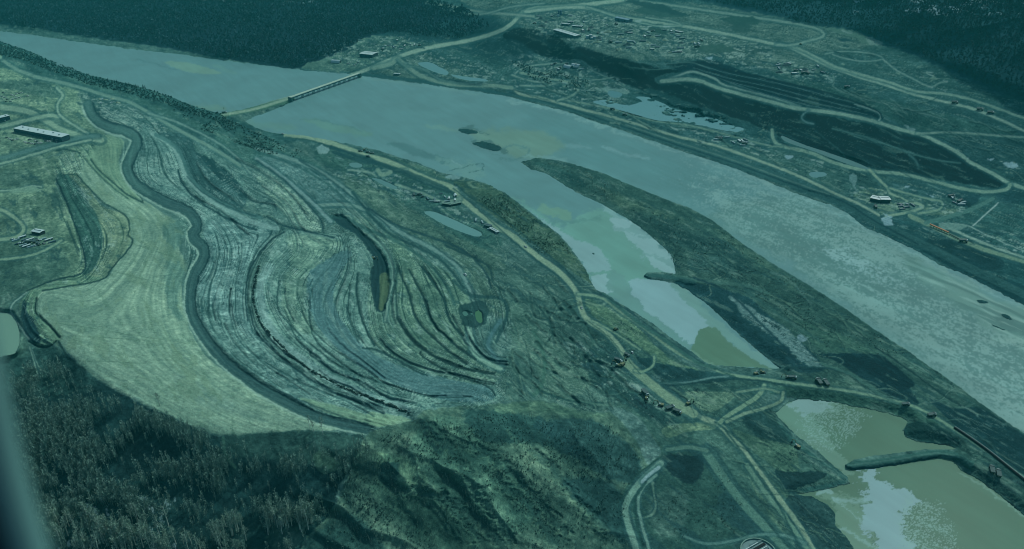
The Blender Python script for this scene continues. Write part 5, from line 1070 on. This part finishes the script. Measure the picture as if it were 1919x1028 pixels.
# parked cars and yards
k = 0
for (u_, v_) in [(13, 258), (17, 260), (21, 261), (24, 263), (28, 262), (33, 260), (55, 262), (60, 261), (66, 264), (70, 265), (47, 266), (50, 268), (54, 268), (58, 269), (62, 269), (66, 270), (72, 268), (77, 268), (86, 264), (90, 265), (94, 265), (101, 264)]:
    place(CW if k % 3 else CD, gp_(u_, v_, .05), R(80+15*math.sin(k)), 'small car parked on the bare ground below the long camp block', 'cars parked below the camp block', 1.15); k += 1
for (u_, v_) in [(4, 181), (9, 183), (14, 186), (22, 178), (27, 180), (31, 176), (36, 175), (40, 174), (30, 184), (37, 183), (12, 190), (20, 190), (52, 180), (24, 186), (6, 174)]:
    place(CW if k % 4 else CD, gp_(u_, v_, .05), R(20+15*math.sin(k*2)), 'small car parked in the upper car park by the left edge', 'cars in the upper car park', 1.2); k += 1
for i_, (u_, v_) in enumerate([(24, 449), (30, 451), (36, 447), (42, 445), (47, 450), (52, 455), (38, 456), (44, 460), (31, 458), (57, 450), (62, 452), (68, 453), (74, 451), (80, 449), (86, 452), (92, 450), (98, 454), (72, 458), (66, 461), (58, 463), (82, 457), (50, 462)]):
    pr = (PU, K1, CD, CA, K2, TR)[i_ % 6]
    if pr is K1: place(K1, gp_(u_, v_, .05), head(50, 460, 98, 448), 'pale container in the crowded vehicle yard at the left edge', 'pale containers in the left yard', .75)
    elif pr is K2: place(K2, gp_(u_, v_, .05), head(50, 460, 98, 448), 'grey container in the crowded vehicle yard at the left edge', 'grey containers in the left yard', .75)
    elif pr is CA: place(CA, gp_(u_, v_, .1), head(50, 460, 98, 448), 'white-roofed cabin in the crowded vehicle yard at the left edge', 'cabins in the left yard', .8)
    elif pr is TR: place(TR, gp_(u_, v_, .05), R(40*i_), 'dump truck in the crowded vehicle yard at the left edge', 'dump trucks in the left yard', .9)
    elif pr is PU: place(PU, gp_(u_, v_, .05), R(33*i_), 'white pickup in the crowded vehicle yard at the left edge', 'pickups in the left yard', 1.1)
    else: place(CD, gp_(u_, v_, .05), R(71*i_), 'dark car in the crowded vehicle yard at the left edge', 'dark cars in the left yard', 1.1)
def scatter(poly_s, n, where, key, seed, kinds, smin=1.0, smax=1.5):
    rs = np.random.RandomState(seed); pts = P(poly_s); ar = np.array(pts); c_ = 0
    while c_ < n:
        u_ = rs.uniform(ar[:, 0].min(), ar[:, 0].max()); v_ = rs.uniform(ar[:, 1].min(), ar[:, 1].max())
        if not inside(pts, np.array([u_]), np.array([v_]))[0]: continue
        pr, nm = kinds[rs.randint(len(kinds))]; c_ += 1
        place(pr, gp_(u_, v_, .05), rs.choice([0, .3, 1.6, 1.9])+rs.uniform(-.2, .2), f'{nm} {where}', f'{nm} {key}', rs.uniform(smin, smax))
ALLK = [(K1, 'pale container'), (K2, 'grey container'), (CA, 'white-roofed cabin'), (TR, 'dump truck'), (H1, 'pale stockpile'), (H2, 'dark stockpile'), (K1, 'pale container')]
scatter('1000,30 1050,26 1180,48 1290,62 1330,85 1280,100 1180,98 1100,80 1085,60 1000,52', 62, 'in the cluttered yard on the far plateau', 'on the far plateau', 3, ALLK, 1, 1.7)
scatter('1440,122 1470,118 1540,125 1545,136 1500,142 1450,134', 20, 'in the work yard beyond the terraced cut', 'beyond the terraced cut', 5, ALLK[:4]+ALLK[5:])
scatter('1020,112 1060,110 1075,120 1100,128 1085,134 1040,130', 10, 'by the arched shelters below the scarp', 'below the scarp', 6, ALLK[:4], .9, 1.3)
scatter('710,80 745,74 790,78 800,84 760,95 715,98', 12, 'in the clearing behind the warehouse', 'behind the warehouse', 7, ALLK[:4], .9, 1.3)
scatter('640,118 670,112 672,120 650,126', 4, 'between the warehouse and the arched river shelter', 'by the river shelter', 8, [(PU, 'pickup'), (K2, 'grey container')])
scatter('1330,254 1390,258 1425,270 1400,276 1345,264', 12, 'in the strip yard between the right bank roads', 'between the right bank roads', 9, ALLK[:4], .9, 1.3)
scatter('1640,388 1690,380 1720,384 1680,396 1650,396', 9, 'in front of the joined white-roofed workshops', 'by the joined workshops', 10, [(PU, 'pickup'), (K2, 'grey container'), (TR, 'dump truck')], .8, 1.1)
scatter('1770,366 1800,370 1810,380 1800,386 1775,376', 7, 'on the pale yard by the dark hollow', 'by the dark hollow', 11, ALLK[:4], .9, 1.3)
scatter('770,358 820,375 822,382 775,366', 8, 'along the pale track above the long grey pond', 'along the pale track', 12, ALLK[:4], .7, 1.0)
scatter('825,362 860,366 862,376 830,378', 8, 'behind the two open-fronted offices', 'behind the offices', 13, ALLK[:4], .6, .9)
scatter('180,182 235,188 235,196 190,194', 8, 'on the broken ground above the first bench', 'above the first bench', 14, [(H1, 'pale stockpile'), (K1, 'pale container'), (PU, 'pickup')], .7, 1.1)
scatter('895,405 935,440 930,444 890,415', 5, 'beside the haul road past the long grey pond', 'past the long grey pond', 15, [(PU, 'pickup'), (K1, 'pale container')], .7, 1)
# orange conveyor, pipeline
a, b, rz, L = site(1742, 423, 1777, 438)
t = thing('conveyor', 'long orange conveyor beside the pale riverside road', 'conveyor', (a+b)/2, rz)
MB().box((0, 0, 3.2), (L, 2.6, 1.6)).build('belt_housing', mO, t, .1); MB().prism([(-1.5, 4.0), (1.5, 4.0), (0, 4.6)], -L/2, L/2).build('roof', mat((160,130,96), .6, .1), t)
for q in range(7): MB().box((-L/2+L*(q+.5)/7, 0, 1.1), (.5, 2.2, 2.8)).build('leg', mS, t)
a, b, rz, L = site(1778, 439, 1800, 450); t = thing('conveyor', 'dark low conveyor continuing from the end of the orange one', 'conveyor', (a+b)/2, rz)
MB().box((0, 0, 1.6), (L, 1.6, .8)).build('belt_housing', mD, t)
for q in range(6): MB().box((-L/2+L*(q+.5)/6, 0, .4), (.4, 1.4, 1.8)).build('leg', mS, t)
t = thing('pipeline', 'black pipeline with pale side rail running beside the lower right road', 'pipeline', gp_(1790, 803), 0)
pp = smooth(P('1788,802 1815,820 1850,845 1885,873 1919,900 1970,940'), 3); o0 = t.location; pm = MB(); rm = MB()
W_ = [gp_(x, y)-o0 for x, y in pp]
for p, q in zip(W_[:-1], W_[1:]): pm.tube(p+Vector((0, 0, .9)), q+Vector((0, 0, .9)), 1.3, 1.3, 10); rm.tube(p+Vector((2.2, 2.2, .6)), q+Vector((2.2, 2.2, .6)), .5, .5, 6)
pm.build('pipe', mT, t); rm.build('side_rail', mat((104,144,138), .7, .1), t)
# light poles, windsock-like posts
def pole_():
    t = thing('light_pole', '', 'light pole'); MB().tube((0, 0, 0), (0, 0, 9), .14, .09, 8).build('post', mW, t); a_ = MB().tube((0, 0, 8.9), (1.8, 0, 9.2), .07, .06, 6).build('arm', mW, t); MB().box((2.1, 0, 9.15), (.8, .35, .18)).build('lamp', mW, a_); MB().tube((0, 0, -.6), (0, 0, .4), .35, .3, 8).build('footing', mC, t); return t
LP = pole_()
for u_, v_, lb in [(107, 270, 'thin pale lamp post before the right end of the long camp block'), (22, 168, 'thin pale lamp post beside the upper car park'), (78, 208, 'thin pale lamp post at the camp road junction'), (92, 216, 'thin pale lamp post on the bend right of the camp junction'), (38, 200, 'thin pale lamp post between the camp road and the upper car park')]:
    place(LP, gp_(u_, v_), R(30), lb)

# ------------------------------------------------------------------ trees
rs = np.random.RandomState(11)
def blades(P0, P1, w0, w1, rs):
    """thin two-sided quads from P0 to P1"""
    d = P1-P0; n = np.cross(d, rs.normal(size=d.shape)); n /= np.maximum(np.linalg.norm(n, axis=1), 1e-6)[:, None]
    w0 = np.asarray(w0).reshape(-1, 1); w1 = np.asarray(w1).reshape(-1, 1)
    V = np.stack([P0-n*w0, P0+n*w0, P1+n*w1, P1-n*w1], 1).reshape(-1, 3); f = np.arange(len(V)).reshape(-1, 4); return V, f
def aspen_parts(seed, h=19, lean=(0, 0), nb=20, ntw=11, spread=1.0):
    rs = np.random.RandomState(seed); tp = MB(); pts = []
    for k in range(7):
        q = k/6; pts.append(Vector((lean[0]*q*q*h*.12+.15*math.sin(q*5+seed), lean[1]*q*q*h*.12+.15*math.cos(q*4+seed), q*h-.6*(k == 0))))
    for k in range(6): tp.tube(pts[k], pts[k+1], .36*(1-k/8)+.04, .36*(1-(k+1)/8)+.04, 7)
    Vs, Fs, n = [], [], 0
    for k in range(nb):
        q = .42+.56*(k/nb)**.8; i = min(5, int(q*6)); base = pts[i].lerp(pts[i+1], q*6-i); az = k*2.4+rs.rand(); L = (2.9*(1-q)+1.1)*rs.uniform(.8, 1.3)*spread; up = rs.uniform(.5, 1.3)
        tip = base+Vector((math.cos(az)*L, math.sin(az)*L, up*L)); 
        tp.tube(base, tip, .07, .025, 4)
        c0 = np.array(base)[None]+(np.array(tip-base)[None])*rs.uniform(.25, 1.05, (ntw, 1))
        dd = rs.normal(size=(ntw, 3))*.55+np.array([math.cos(az)*.4, math.sin(az)*.4, .75]); dd *= rs.uniform(.5, 1.25, (ntw, 1))
        V, f = blades(c0, c0+dd, np.full(ntw, .08), np.full(ntw, .22), rs); Vs.append(V); Fs.append(f+n); n += len(V)
    return tp, np.concatenate(Vs), np.concatenate(Fs)
mBark = mat((156,188,174), .9, .15, .8, name='pale bark'); mTwig = mat((98,140,126), .95, .25, .3, name='bare twigs'); mTwig2 = mat((90,132,120), .95, .25, .3, name='dark twigs'); mTwig3 = mat((86,130,120), .95, .3, .3, name='wood in the mass')
ASP = []
for s_ in range(6):
    tp, V, f = aspen_parts(s_+3, h=17+s_*1.3, lean=((s_ % 3-1)*.6, (s_ % 2)*.5), spread=.9+.12*(s_ % 3))
    t = thing('aspen_tree', '', 'tree'); tp.build('trunk', mBark, t)
    cme = np_mesh('crown', V, f, smooth_=False); link('crown', cme, (mTwig, mTwig2)[s_ % 3 == 2], t); ASP.append((t, V, f))
WOOD = P("30,700 110,690 200,752 320,800 412,830 430,870 520,870 600,880 640,905 600,960 560,1020 540,1090 0,1090 0,700")
TREESPOT = []
def spread(pts, dens_fn, n, seed, vmin=None):
    """random source pixels, uniform over the ground itself"""
    rs = np.random.RandomState(seed); ar = np.array(pts); out = np.zeros((0, 2))
    while len(out) < n:
        u = rs.uniform(ar[:, 0].min(), ar[:, 0].max(), n*3); v = rs.uniform(ar[:, 1].min(), ar[:, 1].max(), n*3)
        wt = 1/np.maximum(v+300, 60)**3; wt /= wt.max() if len(wt) else 1
        k = (rs.rand(len(u)) < wt/max(wt.max(), 1e-9))
        u, v = u[k], v[k]; k = inside(pts, u, v); u, v = u[k], v[k]
        if dens_fn is not None: k = rs.rand(len(u)) < dens_fn(u, v); u, v = u[k], v[k]
        out = np.concatenate([out, np.stack([u, v], 1)])
    return out[:n]
def clump(u, v): return np.clip(1.7*(vnoise(u/34, v/26, 5)-.3), .04, 1)
sp = spread(WOOD, clump, 1500, 21)
order = np.argsort(-sp[:, 1]); 
ind = [i for i in order if 24 < sp[i, 0] < 1900 and sp[i, 1] < 1045][:272]
for k, i in enumerate(ind):
    u_, v_ = sp[i]; place(ASP[k % 6][0], gp_(u_, v_), rs.uniform(0, 6.28), 'leafless pale-trunked aspen in the dark wood at lower left', 'bare aspens in the lower left wood', rs.uniform(.75, 1.15))
for u_, v_, s_, lb in [(300, 757, 1.0, 'lone bare tree standing against the pale field near its lower left edge'), (581, 802, .8, 'left thin bare tree on the lower rim of the pale field'), (588, 806, .9, 'second thin bare tree on the lower rim of the pale field'), (605, 812, 1.0, 'third bare tree on the lower rim, the one with the heavier base'), (420, 206, .7, 'bare tree at the water edge by the causeway landing')]:
    place(ASP[int(u_) % 6][0], gp_(u_, v_+2), 1.0, lb, None, s_*.85)
def merge_stuff(name, label, variants, spots, smin, smax, m, cat, col=None, seed=5):
    rs = np.random.RandomState(seed); Vs, Fs, n = [], [], 0; pos = at(spots[:, 0], spots[:, 1])
    for k in range(len(variants)):
        V, f = variants[k]; p = pos[k::len(variants)]; a_ = rs.uniform(0, 6.28, len(p)); s_ = rs.uniform(smin, smax, len(p)); sz_ = s_*rs.uniform(.8, 1.2, len(p))
        x = V[None, :, 0]*np.cos(a_)[:, None]-V[None, :, 1]*np.sin(a_)[:, None]; y = V[None, :, 0]*np.sin(a_)[:, None]+V[None, :, 1]*np.cos(a_)[:, None]
        W = np.stack([x*s_[:, None]+p[:, :1], y*s_[:, None]+p[:, 1:2], V[None, :, 2]*sz_[:, None]+p[:, 2:3]], -1).reshape(-1, 3)
        ff = (f[None]+(np.arange(len(p))*len(V))[:, None, None]).reshape(-1, f.shape[1])+n; Vs.append(W); Fs.append(ff); n += len(W)
    me = np_mesh(name, np.concatenate(Vs), np.concatenate(Fs), smooth_=False); o = link(name, me, m, kind='stuff'); o['label'] = label; o['category'] = cat; return o
def light_aspen(seed, h=17, nt=46):
    rs = np.random.RandomState(seed); z = rs.uniform(.35, 1, nt)*h; r = (h-z)*.16+.8; a_ = rs.uniform(0, 6.28, nt); c = np.stack([np.cos(a_)*r*rs.rand(nt)*.8, np.sin(a_)*r*rs.rand(nt)*.8, z], 1)
    d = np.stack([np.cos(a_)*.9, np.sin(a_)*.9, rs.uniform(.5, 1.6, nt)], 1)*rs.uniform(.6, 1.4, (nt, 1)); V, f = blades(c, c+d, np.full(nt, .12), np.full(nt, .26), rs)
    t0 = np.array([[0, 0, -.5], [0, 0, -.5]]); t1 = np.array([[.3, 0, h*.9], [.3, 0, h*.9]]); V2, f2 = blades(t0, t1, [.24, .24], [.1, .1], rs)
    return np.concatenate([V, V2]), np.concatenate([f, f2+len(V)])
rest = np.array([sp[i] for i in range(len(sp)) if i not in set(ind)])
extra = spread(P("30,700 200,752 412,830 520,850 690,830 700,860 650,905 620,960 560,1090 0,1090"), clump, 1500, 23)
merge_stuff('woods', 'mass of smaller bare trees filling the dark lower left wood', [light_aspen(k) for k in range(6)], np.concatenate([rest, extra]), .6, 1.0, mTwig3, 'wood')
pale = spread(P("30,760 110,760 300,850 412,850 420,1000 480,1090 100,1090"), clump, 700, 29)
merge_stuff('woods', 'paler bare trees mixed through the lower left wood', [light_aspen(k+20, 16, 30) for k in range(4)], pale, .6, .95, mTwig2, 'wood')
def spindle(seed, h=15, nt=14, cone=False):
    rs = np.random.RandomState(seed); Vs = []
    for k in range(nt):
        a_ = rs.uniform(0, 6.28); z0 = rs.uniform(0, .55)*h; r = (3.2*(1-z0/h) if cone else 2.7*math.sin(math.pi*(.25+.6*z0/h)))*rs.uniform(.6, 1.1); z1 = min(h*1.02, z0+rs.uniform(.35, .6)*h)
        w_ = .55; nx, ny = -math.sin(a_), math.cos(a_); cx_, cy_ = math.cos(a_)*r, math.sin(a_)*r; k2 = .12 if cone else .5
        Vs += [(cx_-nx*w_*1.6, cy_-ny*w_*1.6, z0), (cx_+nx*w_*1.6, cy_+ny*w_*1.6, z0), (cx_*k2+nx*w_*.5, cy_*k2+ny*w_*.5, z1), (cx_*k2-nx*w_*.5, cy_*k2-ny*w_*.5, z1)]
    V = np.array(Vs); return V, np.arange(len(V)).reshape(-1, 4)
def puff(seed, h=14, nt=18):
    rs = np.random.RandomState(seed); q = rs.normal(size=(nt, 3)); q /= np.linalg.norm(q, axis=1)[:, None]; c = q*np.array([2.5, 2.5, h*.27])*rs.uniform(.5, 1, (nt, 1))+np.array([0, 0, h*.68])
    a_ = rs.normal(size=(nt, 3))*1.15; b_ = rs.normal(size=(nt, 3))*1.15; V = np.stack([c-a_-b_, c+a_-b_, c+a_+b_, c-a_+b_], 1).reshape(-1, 3); return V, np.arange(len(V)).reshape(-1, 4)
dec = [puff(k, 12+k) for k in range(6)]; con = [spindle(k+30, 16+k, 16, True) for k in range(4)]
mF1 = mat((36,82,88), .95, .5, .02, name='grey bare wood'); mF2 = mat((12,52,58), .95, .3, .02, name='dark conifer'); mF3 = mat((18,62,68), .95, .12, .004, name='hill wood')
FL = P("-300,-8 -300,45 6,44 30,50 120,62 300,86 480,118 556,126 640,97 690,66 740,60 800,70 860,72 920,50 880,22 780,-8")
merge_stuff('woods', 'grey bare forest on the far bank behind the river bend', dec, spread(FL, lambda u, v: np.clip(.5+.9*(vnoise(u/60, v/14, 8)-.3), .2, 1), 11000, 31), .7, 1.15, mF1, 'forest')
merge_stuff('woods', 'dark conifers mixed through the far bank forest', con, spread(FL, lambda u, v: np.clip(1.2*(vnoise(u/90, v/20, 18)-.25), .1, 1), 3600, 32), .5, .85, mF2, 'forest')
merge_stuff('woods', 'wooded hillside rising beyond the far roads', dec, spread(P("1260,-8 1350,8 1450,26 1500,44 1580,50 1650,78 1720,103 1850,163 1980,200 2200,160 2200,-8"), None, 9000, 33), .4, .75, mF3, 'forest')
BL = P("-60,66 0,78 58,98 100,116 177,145 253,162 316,180 367,202 412,214 440,232 415,232 360,214 300,194 240,176 170,160 100,136 40,112 -60,90")
merge_stuff('woods', 'strip of brushy trees along the river bluff below the camp', [puff(k+50, 7+k, 14) for k in range(4)], spread(BL, None, 1800, 34), .3, .65, mat((48,96,92), .95, .3, .05), 'brush')
def fir():
    t = thing('fir_tree', '', 'tree'); MB().tube((0, 0, -.5), (0, 0, 15), .28, .05, 7).build('trunk', mD, t); V, f = spindle(77, 15, 60, True); rsx = np.random.RandomState(4)
    link('crown', np_mesh('crown', V, f, smooth_=False), mat((20,64,66), .95, .3, .3), t); return t
FR = fir(); rs3 = np.random.RandomState(9)
for k in range(26):
    u_ = 168+k*4.2+rs3.uniform(-1.5, 1.5); v_ = 139+(u_-168)*.185+rs3.uniform(0, 7)
    place(FR, gp_(u_, v_+7), rs3.uniform(0, 6), 'narrow dark fir in the row along the river bluff', 'dark firs on the river bluff', rs3.uniform(.45, .85))
# brush on islands, slopes, banks
bush = [(puff(k+80, 5, 9)[0]*.6, puff(k+80, 5, 9)[1]) for k in range(4)]
def brush(label, s, n, seed, a, b, c): merge_stuff('brush', label, bush, spread(P(s), lambda u, v: np.clip(2.2*(fbm(u/26, v/17, 3, seed)+.15), .03, 1), n, seed), a, b, mat(c, .95, .35, .05), 'brush')
brush('low dark scrub scattered over the long river island', "990,302 1016,299 1122,324 1238,372 1334,415 1445,495 1541,553 1640,622 1700,665 1560,660 1480,600 1400,545 1270,500 1208,430 1132,382", 1400, 41, .2, .45, (50,96,90))
brush('dark scrub in the hollows of the natural slope', "640,850 790,790 900,775 1040,785 1150,800 1200,860 1170,930 1170,1060 600,1090 620,960", 2600, 42, .2, .5, (46,94,88))
brush('grey scrub on the shore strip beside the haul road', "850,345 910,345 990,398 1046,440 1090,500 1075,515 1010,475 930,400", 1500, 43, .2, .5, (44,90,80))
brush('thin scrub on the upper right flats', "960,115 1100,150 1120,180 1000,150", 400, 44, .6, 1.1, (26,74,76))
brush('scrub on the lower flats by the bottom track', "1215,935 1350,870 1430,990 1250,1020", 250, 45, .2, .35, (48,94,88))
brush('scrub on the bluff shoulder below the camp road', "300,190 420,220 520,265 600,300 500,290 380,245", 900, 46, .4, .9, (34,80,78))
# saplings leaning on the natural slope
def stems(seed, nt=7):
    rs = np.random.RandomState(seed); p0 = np.stack([rs.uniform(-5, 5, nt), rs.uniform(-5, 5, nt), np.zeros(nt)], 1); p1 = p0+np.stack([rs.uniform(-1.5, 1.5, nt), rs.uniform(-1, 1, nt), rs.uniform(4, 8, nt)], 1); return blades(p0, p1, np.full(nt, .13), np.full(nt, .05), rs)
merge_stuff('saplings', 'thin pale saplings standing over the natural slope', [stems(k) for k in range(5)], spread(P("640,850 790,790 900,775 1040,785 1150,800 1200,860 1170,930 1170,1060 600,1090 620,960"), None, 700, 47), .8, 1.2, mTwig3, 'saplings')
# row of shrubs along the fourth bench
t = thing('shrub', '', 'shrub'); V, f = spindle(90, 2.6, 26); link('foliage', np_mesh('foliage', V, f, smooth_=False), mat((22,68,68), .95, .3, .3), t); MB().tube((0, 0, -.4), (0, 0, 1.2), .12, .05, 6).build('stem', mD, t)
rw = smooth(P("486,500 478,530 475,560 482,591 492,610 505,626 523,645 543,664 564,681 586,696 614,711 644,726 680,741 720,755 768,775"), 8); dd = np.concatenate([[0], np.cumsum(np.hypot(*np.diff(rw, axis=0).T))]); 
for q in np.arange(0, dd[-1], 4.1):
    u_ = np.interp(q, dd, rw[:, 0])+rs3.uniform(-1.3, 1.3); v_ = np.interp(q, dd, rw[:, 1])+rs3.uniform(-1.3, 1.3)
    place(t, gp_(u_, v_), rs3.uniform(0, 6), 'small dark bush in the row that lines the curved bench', 'bushes lining the curved bench', rs3.uniform(.5, 1.0))

# ------------------------------------------------------------------ the aircraft's own window frame, close to the lens
t = thing('aircraft_window_frame', 'dark curved window frame of the aircraft, out of focus at the lower left', 'window frame', (0, 0, H))
def near(u, v, dist):
    dx, dy, dz = rays(u, v); q = Vector((dx, dy, dz)); return q*dist
def strip(name, uoff, r, m, dist):
    pts = smooth(P("-62,420 -40,560 -12,700 18,840 50,960 90,1080 140,1200 200,1330"), 5); mb = MB(); W_ = [near(x+uoff, y, dist) for x, y in pts]
    for p, q in zip(W_[:-1], W_[1:]): mb.tube(p, q, r, r, 16)
    mb.build(name, m, t)
mFr = mat((14,66,74), .7, .1, 2.0, name='dark cabin trim'); mSe = mat((60,112,110), .7, .05, 2.0, name='window seal')
strip('trim', -92, .030, mFr, .62); strip('seal', -16, .013, mSe, .60)
cam.dof.use_dof = True; cam.dof.focus_distance = 1200; cam.dof.aperture_fstop = 1.6
def haze(den, col):
    import bmesh
    bm = bmesh.new(); bmesh.ops.create_cube(bm, size=1)
    x0, x1, y0, y1, z0, z1 = -9000, 9000, -3000, 12000, -60, 720
    x0,x1=float(PX.min())-50,float(PX.max())+50; y0,y1=-3000,float(PY.max())+50; z1=max(float(PZ.max())+5,610); z0=float(PZ.min())-1
    for v in bm.verts: v.co = ((x0+x1)/2+v.co.x*(x1-x0), (y0+y1)/2+v.co.y*(y1-y0), (z0+z1)/2+v.co.z*(z1-z0))
    me = bpy.data.meshes.new('haze'); bm.to_mesh(me); bm.free()
    m = bpy.data.materials.new('haze'); m.use_nodes = True; n = m.node_tree; n.nodes.remove(n.nodes['Principled BSDF'])
    p = n.nodes.new('ShaderNodeVolumePrincipled'); p.inputs['Density'].default_value = den; p.inputs['Color'].default_value = (*col, 1); p.inputs['Anisotropy'].default_value = 0
    n.links.new(p.outputs[0], n.nodes['Material Output'].inputs['Volume'])
    link('haze', me, m, kind='stuff')
haze(.000075, (.04, .5, .485))
